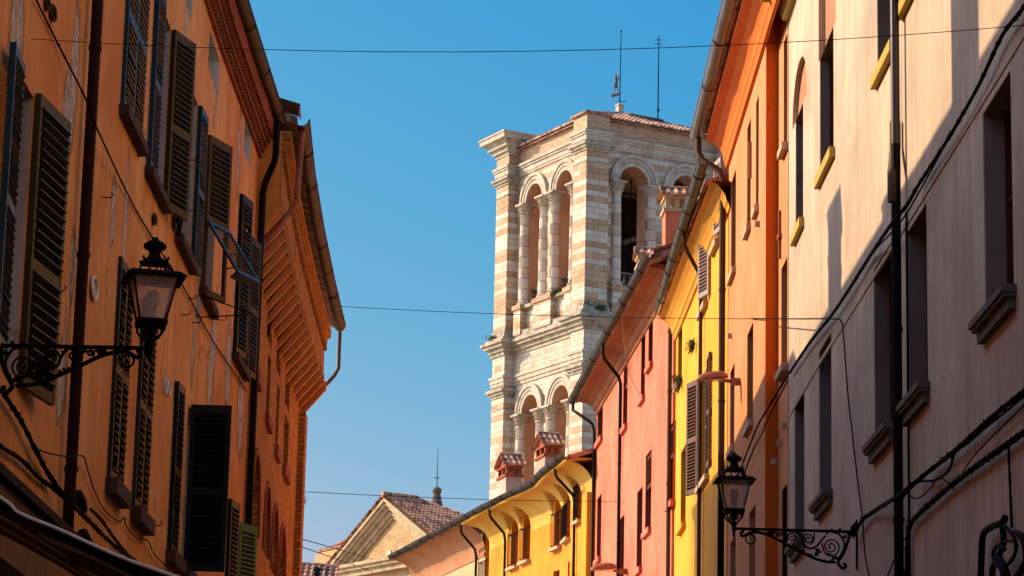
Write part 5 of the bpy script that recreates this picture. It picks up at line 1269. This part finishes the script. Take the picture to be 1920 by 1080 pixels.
# ================================================================== street lamps
def spiral(cx, cy, r0, r1, turns, a0, sgn=1, n=40):
    return [(cx + (r0 + (r1 - r0) * i / n) * math.cos(a0 + sgn * 2 * math.pi * turns * i / n), cy + (r0 + (r1 - r0) * i / n) * math.sin(a0 + sgn * 2 * math.pi * turns * i / n)) for i in range(n + 1)]
def street_lamp(C0, toward, foot_len, yaw, label, group):
    """C0: point where the bracket bar meets the lantern stem; toward: unit vector to the wall"""
    root = thing('street_lamp', label, 'street lamp', tuple(C0 + toward * foot_len), group)
    U = toward; Z = V((0, 0, 1)); S = foot_len / 1.24
    e1 = V((math.cos(yaw), math.sin(yaw), 0)); e2 = V((-e1.y, e1.x, 0))
    def sq(h, z): return [C0 + e1 * (a * h) + e2 * (b * h) + Z * z for a, b in ((-1, -1), (1, -1), (1, 1), (-1, 1))]
    zb, zt = .20, .53; hb, ht = .095, .168
    mb = MB()
    for (h0, z0), (h1, z1), t in (((hb, zb), (ht, zt), .011),):
        A, B = sq(h0, z0), sq(h1, z1)
        for p, q in zip(A, B): mb.tube([p, q], t, 4)
    mb.hexa(sq(hb + .015, zb - .03) + sq(hb + .015, zb + .012))
    mb.hexa(sq(ht + .045, zt) + sq(ht + .012, zt + .030)); mb.hexa(sq(ht + .055, zt - .012) + sq(ht + .048, zt + .002))
    A, B = sq(.125, zt + .03), sq(.085, zt + .115)
    for p, q in zip(A, B): mb.tube([p, q], .009, 4)
    for k in range(4):
        for f in (.33, .66): mb.tube([A[k].lerp(A[(k + 1) % 4], f), B[k].lerp(B[(k + 1) % 4], f)], .006, 4)
    mb.hexa(sq(.10, zt + .11) + sq(.088, zt + .135))
    for s_ in range(4): mb.lathe(sq(.092, zt + .13)[s_], [(.008, 0), (.012, .012), (0, .03)], 6)
    mb.lathe(C0 + Z * (zt + .13), [(.085, 0), (.07, .02), (.05, .035), (.042, .06), (.045, .085), (.075, .095), (.088, .115), (.085, .13), (.06, .15), (.03, .165), (.02, .185), (.0, .19)], 20)
    for k in range(4):     # scrolls below the box
        d = (sq(1, 0)[k] - C0).normalized(); P = [C0 + d * r + Z * z for r, z in ((hb * 1.3, zb - .02), (hb * 1.35, zb - .06), (hb * 1.0, zb - .10), (.05, zb - .13), (.03, zb - .16))]
        mb.tube(smooth_path(P, 4), .010, 6); mb.tube([C0 + d * (.05 + .018 * math.cos(a)) + Z * (zb - .075 + .018 * math.sin(a)) for a in [i * .7 for i in range(10)]], .006, 5)
    mb.lathe(C0 + Z * (-.11), [(0, 0), (.012, .03), (.020, .04), (.012, .055), (.022, .08), (.026, .16), (.020, .2), (.034, .22), (.03, .24), (.035, .27), (.055, .30)], 12)
    mb.build('lantern_frame', M['iron'], root)
    g = MB(); A, B = sq(hb - .004, zb + .014), sq(ht - .008, zt - .004)
    for k in range(4): g.face([A[k], A[(k + 1) % 4], B[(k + 1) % 4], B[k]])
    g.build('glass', M['lampglass'], root)
    b = MB(); b.lathe(C0 + Z * (zb + .02), [(.035, 0), (.035, .06), (.025, .065), (.03, .08), (.045, .11), (.05, .15), (.045, .19), (.025, .215), (0, .222)], 16); b.build('bulb', M['bulb'], root, smooth=True)
    # wrought bracket, drawn in metres away from the stem (u) and down (v)
    k = MB(); W2 = lambda u, v, w=0: C0 + U * (u * S) + Z * (v * S)
    def bar(pts, r=.011, n=6, sm=5): k.tube(smooth_path([W2(*p) for p in pts], sm) if sm else [W2(*p) for p in pts], r, n)
    k.tube([W2(.0, 0), W2(1.12, -.005)], .016, 8)
    zz = lambda x, y: ((x - 255) / 875.0, -(y - 690) / 875.0)
    bar([zz(*p) for p in ((345, 720), (330, 715), (318, 730), (330, 755), (360, 745), (400, 722), (440, 715), (500, 725), (560, 742), (640, 778), (720, 822), (850, 885), (930, 922), (1000, 950), (1080, 965), (1150, 968))], .017)
    bar([zz(*p) for p in ((1345, 590), (1325, 625), (1290, 690), (1262, 760), (1240, 830), (1215, 890), (1180, 945), (1170, 975), (1190, 1005), (1215, 1020), (1235, 1005), (1230, 985), (1212, 985))], .019)
    bar([zz(*p) for p in ((1120, 700), (1180, 720), (1215, 770), (1225, 820), (1205, 880), (1160, 950))], .012)
    for (cx, cy, r, t, a0, sg) in ((765, 758, 42, 1.6, 2.4, 1), (910, 768, 52, 1.7, 2.6, 1), (1108, 832, 82, 2.1, 2.2, -1), (655, 735, 26, 1.4, 2.2, 1), (400, 780, 42, 1.0, 1.2, 1)):
        sp = spiral(cx, cy, r, r * .14 if t > 1.1 else r, t, a0, sg); bar([zz(*p) for p in sp], .009, 5, 0)
    bar([zz(*p) for p in ((735, 712), (800, 700), (850, 760), (870, 820), (930, 850), (990, 820), (1020, 780), (1060, 735))], .012)
    bar([zz(*p) for p in ((950, 710), (962, 740), (950, 790), (925, 820))], .009); bar([zz(*p) for p in ((700, 705), (730, 735), (815, 700), (835, 740), (850, 720))], .008)
    bar([zz(*p) for p in ((1030, 800), (1050, 880), (1100, 900), (1125, 930), (1100, 960))], .010); bar([zz(*p) for p in ((560, 712), (585, 740), (620, 712), (640, 745))], .008)
    rnd = random.Random(4)
    for (x, y) in ((985, 870), (1000, 885), (970, 890), (990, 905), (1110, 695), (1215, 690), (1250, 705), (1230, 730), (690, 715), (605, 722), (575, 718), (860, 880), (900, 900), (940, 912), (820, 862), (780, 845), (1130, 940), (1160, 930), (1265, 715), (1290, 672), (1310, 650), (545, 730), (1075, 700), (1190, 690)):
        c = W2(*zz(x, y)); 
        for j in range(3):
            a = rnd.uniform(0, 6.28); d = U * math.cos(a) + Z * math.sin(a); k.box(c + d * .012, d * .018, d.cross(V((-U.y, U.x, 0))).normalized() * .010, V((-U.y, U.x, 0)) * .006)
    sd_ = V((-U.y, U.x, 0))
    k.box(W2(1.235, -.15), U * .012, sd_ * .035, Z * .26)
    k.tube([W2(1.12, -.005), W2(1.24, 0)], .014, 6)
    k.build('bracket', M['iron'], root)
    return root
LG = 'wrought iron street lamps on scrolled wall brackets'
Y1 = 20.6; C = at_y(281, 653, Y1); fl = C.x + 3.865
street_lamp(C, V((-1, 0, 0)), fl, rad(14), 'larger black iron street lamp, its scrolled bracket on the terracotta wall', LG)
Y2 = 31.0; C = at_y(1376, 991, Y2); fl = 3.865 - C.x
street_lamp(C, V((1, 0, 0)), fl, rad(2), 'smaller black iron street lamp, its scrolled bracket on the shaded peach wall', LG)
# hooded modern street lights
def hood_lamp(W, xh, xa, y, label, sc=1.0):
    s, z = W.hit(xa, y); b = W.P(s, z, 0); n = W.N(s); t = W.T(s); root = thing('wall_light', label, 'street light', tuple(b), 'hooded wall lights on the right side')
    k = MB(); k.box(b + n * .07 * sc, n * .07 * sc, t * .05, V((0, 0, .05 * sc))); k.tube([b + n * .12 * sc, b + n * .24 * sc + V((0, 0, .02))], .028 * sc, 8); k.build('arm', M['pipe_clay'], root)
    h = MB(); c = b + n * .42 * sc + V((0, 0, .02)); Z = V((0, 0, 1)); R_ = []
    for i in range(13):
        a = math.pi * i / 12; u = -math.cos(a) * .23 * sc; hh = math.sin(a) ** .7 * .115 * sc; wd = (.05 + .07 * math.sin(a)) * sc
        R_.append([c + n * u + t * wd * math.cos(q) + Z * (hh * math.sin(q) + .02 - u * .12) for q in [math.pi * j / 8 for j in range(9)]])
    h.sweep(R_, closed_prof=True); h.build('hood', M['pipe_clay'], root, smooth=True)
    g = MB(); g.box(c + Z * .0, n * .2 * sc, t * .09 * sc, Z * .012); g.build('lens', M['lampglass'], root)
hood_lamp(W_O2, 1330, 1388, 716, 'brown hooded street light on the orange wall beside the yellow building', 1.05)
hood_lamp(W_K, 1140, 1176, 1072, 'brown hooded street light low on the coral wall', 1.3)

# ================================================================== cables
def cable(label, pts, r=.008, mat='cable', cat='cable', ties=0, name='cable', loc=None, sm=5, group='cables strung along and across the street'):
    mb = MB(); P = smooth_path(pts, sm) if sm else pts; mb.tube(P, r, 6)
    if ties: twig_ties(mb, P, r, seed=ties)
    return tag(mb.build(name, M[mat], None, loc=tuple(P[0])), label, cat, group)
def cross(x0, y0, W0, x1, y1, W1, sag, n=14, o=.02):
    s, z = W0.hit(x0, y0, o); A = W0.P(s, z, o); s, z = W1.hit(x1, y1, o); B = W1.P(s, z, o)
    return [A.lerp(B, i / n) + V((0, 0, -sag * 4 * (i / n) * (1 - i / n))) for i in range(n + 1)]
G2_ = 'thin wires crossing the street'
cable('thin wire spanning the street at the top, from the terracotta wall to the peach wall', cross(58, 73, W_L, 1960, 44, W_P, .16), .003, group=G2_, sm=0)
cable('thin wire crossing the street at mid height, ending on the orange wall', cross(570, 570, W_B, 1408, 598, W_O2, .06), .006, group=G2_, sm=0)
cable('thin wire crossing low in front of the tower base, ending on the coral wall', cross(572, 922, W_B, 1160, 940, W_K, .05), .007, group=G2_, sm=0)
for y0, y1, lb in ((1030, 1041, 'upper of two short wires running to the church'), (1045, 1064, 'lower of two short wires running to the church')):
    s, z = W_B.hit(567, y0); A = W_B.P(W_B.S[-1], z, .02); B = at_y(700, y1 + 8, 118); cable(lb, [A.lerp(B, i / 8) for i in range(9)], .010, group=G2_, sm=0)
cable('long slanting cable down the terracotta wall behind the lamp', wline(W_L, [(68, 0), (110, 85), (163, 190, .15), (178, 232, .15), (240, 365), (285, 445), (345, 540), (400, 640), (462, 732)]), .010, ties=2)
cable('heavy doubled cable dropping from the lamp bracket to the canopy at lower left', wline(W_L, [(5, 735, .05), (40, 790, .05), (70, 850, .06), (95, 895, .06), (130, 940, .2), (165, 975, .2), (200, 1010, .2), (250, 1050, .2), (300, 1085, .2)]), .020, ties=3)
cable('rough thick cable hugging the terracotta wall at lower left', wline(W_L, [(-40, 800, .04), (0, 836, .04), (40, 862, .04), (72, 895, .04), (100, 915, .05), (128, 940, .15), (150, 955, .2)]), .018, ties=4)
cable('thin sagging cable over the red downpipe', wline(W_L, [(58, 835, .03), (85, 848, .03), (125, 856, .12), (155, 855, .16), (162, 872, .05), (175, 915, .03), (195, 955, .03), (222, 977, .03), (234, 970, .03), (236, 985, .03), (255, 1008, .04), (277, 1014, .04), (290, 1040, .04), (318, 1068, .04)]), .007)
cable('wavy cable under the small sills at lower left', wline(W_L, [(170, 955, .06), (190, 975, .06), (215, 1010, .05), (245, 1045, .05), (275, 1066, .05), (300, 1078, .05)]), .016, ties=6)
mb = MB(); s, z = W_L.hit(140, 925, .1); c = W_L.P(s, z, .12); mb.lathe(c, [(.05, 0), (.06, .1), (.04, .2), (0, .21)], 10, axis=V((.3, 1, -.9))); mb.lathe(c + V((.02, .3, -.3)), [(.05, 0), (.07, .15), (.05, .3), (0, .31)], 10, axis=V((.2, 1, -.8)))
tag(mb.build('junction_box', M['shut_black'], None, loc=tuple(c)), 'pair of black insulated cable joints where the wires meet the red downpipe', 'cable joint')
RC = [(1990, -110), (1920, 12), (1880, 65), (1835, 160), (1790, 240), (1762, 285), (1720, 350), (1700, 385, .2), (1668, 425, .2), (1630, 482), (1600, 530), (1560, 590), (1520, 640), (1480, 700, .05)]
cable('long heavy cable slanting down the peach wall along the shadow edge', [W_P.P(6, 10.0, .06), W_P.P(16, 9.9, .06)] + wline(W_P, RC, .06), .018, ties=7)
cable('second strand hanging just below the heavy cable on the peach wall', wline(W_P, [(1762, 290), (1740, 330), (1700, 400, .2), (1668, 440, .2), (1640, 470), (1607, 520)], .05), .009)
a = wline(W_O1, [(1478, 703, .04)]) + wline(W_O2, [(1440, 765, .05), (1420, 800), (1400, 850), (1380, 900)], .05); b = wline(W_O1, [(1478, 712, .04)]) + wline(W_O2, [(1445, 775, .05), (1428, 815), (1410, 850), (1390, 905)], .05)
cable('cable running on from the peach wall down across the orange wall', a, .014, ties=8); cable('lower twin of the cable across the orange wall', b, .010)
cable('cable drooping down the grey shaded wall to the smaller street lamp bracket', wline(W_P, [(1500, 598, .3), (1560, 598, .1), (1578, 604), (1583, 650), (1590, 740), (1600, 830), (1608, 900), (1617, 972), (1622, 1040), (1632, 1090)], .03), .009)
cable('short black lead from the orange wall to the peach wall', wline(W_O2, [(1408, 597, .03)]) + wline(W_P, [(1500, 598, .3)]), .009)
cable('thick tangled cable climbing right from the lamp bracket on the grey wall', wline(W_P, [(1600, 1005, .06), (1617, 975), (1640, 958), (1690, 925, .2), (1740, 885), (1790, 845), (1840, 800), (1880, 765), (1935, 722), (1990, 670)], .06) + [W_P.P(18, 5.55, .06), W_P.P(8, 5.5, .06)], .022, ties=11)
cable('looping cable just under the tangled one on the grey wall', wline(W_P, [(1690, 935, .2), (1720, 905), (1755, 900), (1780, 880), (1790, 850), (1815, 830), (1850, 800), (1930, 735)], .05) + [W_P.P(21, 5.5, .06)], .011, ties=12)
cable('hanging loop of wire beside the black downpipe', wline(W_P, [(1700, 925, .1), (1720, 935), (1745, 915), (1760, 895), (1790, 905), (1830, 850), (1920, 760)], .04), .007)
cable('lowest thick black cable on the grey wall, turning down beside the downpipe', wline(W_P, [(1700, 1090), (1702, 1040), (1703, 1000), (1712, 975), (1760, 930), (1800, 897), (1850, 860), (1890, 832), (1940, 795), (1990, 760)], .05) + [W_P.P(18, 5.05, .05), W_P.P(8, 5.0, .05)], .024, ties=13)
cable('wire slanting off the lamp bracket foot to the frame bottom', wline(W_P, [(1660, 1090), (1690, 1020), (1703, 1005)], .03), .008)
cable('vertical lead hanging under the lowest cable at far right', wline(W_P, [(1891, 835), (1893, 890), (1896, 960), (1897, 990)], .03), .010, ties=15)
# old lamp remains at the lower right corner
s, z = W_P.hit(1885, 1000, .1); c = W_P.P(s, z, .02); root = thing('conduit_fitting', 'black bent conduit and hooded fitting at the lower right corner of the grey wall', 'conduit', tuple(c))
mb = MB(); P_ = wline(W_P, [(1838, 1110), (1840, 1050), (1843, 1005), (1855, 990), (1878, 980), (1885, 972)], .07); mb.tube(smooth_path(P_), .028, 8); twig_ties(mb, smooth_path(P_), .022, seed=9)
P_ = wline(W_P, [(1884, 970), (1880, 985), (1882, 1015), (1874, 1040), (1862, 1065), (1860, 1095)], .10); mb.tube(smooth_path(P_), .026, 8); mb.build('conduit', M['iron'], root)
mb = MB()
for pts, r_ in (([(1883, 985), (1900, 1005), (1905, 1030), (1893, 1055), (1872, 1062), (1862, 1040), (1872, 1022), (1884, 1030)], .016), ([(1905, 1000), (1918, 1010), (1925, 1050), (1905, 1085)], .03), ([(1880, 1015), (1898, 1015), (1903, 1016)], .01), ([(1870, 1045), (1885, 1075), (1880, 1100)], .04)):
    mb.tube(smooth_path(wline(W_P, pts, .12)), r_, 8)
mb.build('curled_ironwork', M['iron'], root)

# pointed metal blade standing low on the orange wall, and the dark posts below it
# ================================================================== striped awning, lower left
AY0 = 12.2; Pw = lambda x, y, Y: at_y(x, y, Y)
root = thing('striped_awning', 'dark striped shop awning sloping out of the terracotta wall at the lower left corner', 'awning', (-3.8, AY0, 2.6))
top = [(-420, 700), (-200, 815), (0, 936), (36, 966), (111, 997), (222, 1047), (319, 1082), (420, 1118)]
line = [at_y(x, y, AY0) for x, y in top]
def sheet(y0, y1, mat, name, dz=0, th=.01):
    mb = MB(); A = [V((p.x, y0, p.z + dz)) for p in smooth_path(line, 4)]; B = [V((p.x, y1, p.z + dz)) for p in smooth_path(line, 4)]
    for a, a2, b, b2 in zip(A, A[1:], B, B[1:]): mb.hexa([a, a2, b2, b, a + V((0, 0, th)), a2 + V((0, 0, th)), b2 + V((0, 0, th)), b + V((0, 0, th))])
    return mb.build(name, M[mat], root)
y = AY0
for i, (wd, mt) in enumerate(((.60, 'fabric_dark'), (.28, 'fabric_pale'), (.9, 'fabric_dark'), (.36, 'fabric_pale'), (.9, 'fabric_dark'), (.36, 'fabric_pale'), (.7, 'fabric_dark'))):
    sheet(y, y + wd - .002, mt, 'fabric_stripe'); y += wd
mb = MB(); mb.tube([p + V((0, -.01, .01)) for p in smooth_path(line, 4)], .008, 6); mb.build('white_edge', M['white'], root)
mb = MB(); mb.tube([line[0] + V((0, .1, -.08)), line[-1] + V((0, .1, -.08))], .02, 6); mb.tube([V((line[-1].x, AY0, line[-1].z)), V((line[-1].x, y, line[-1].z))], .03, 8); mb.build('awning_frame', M['iron'], root)
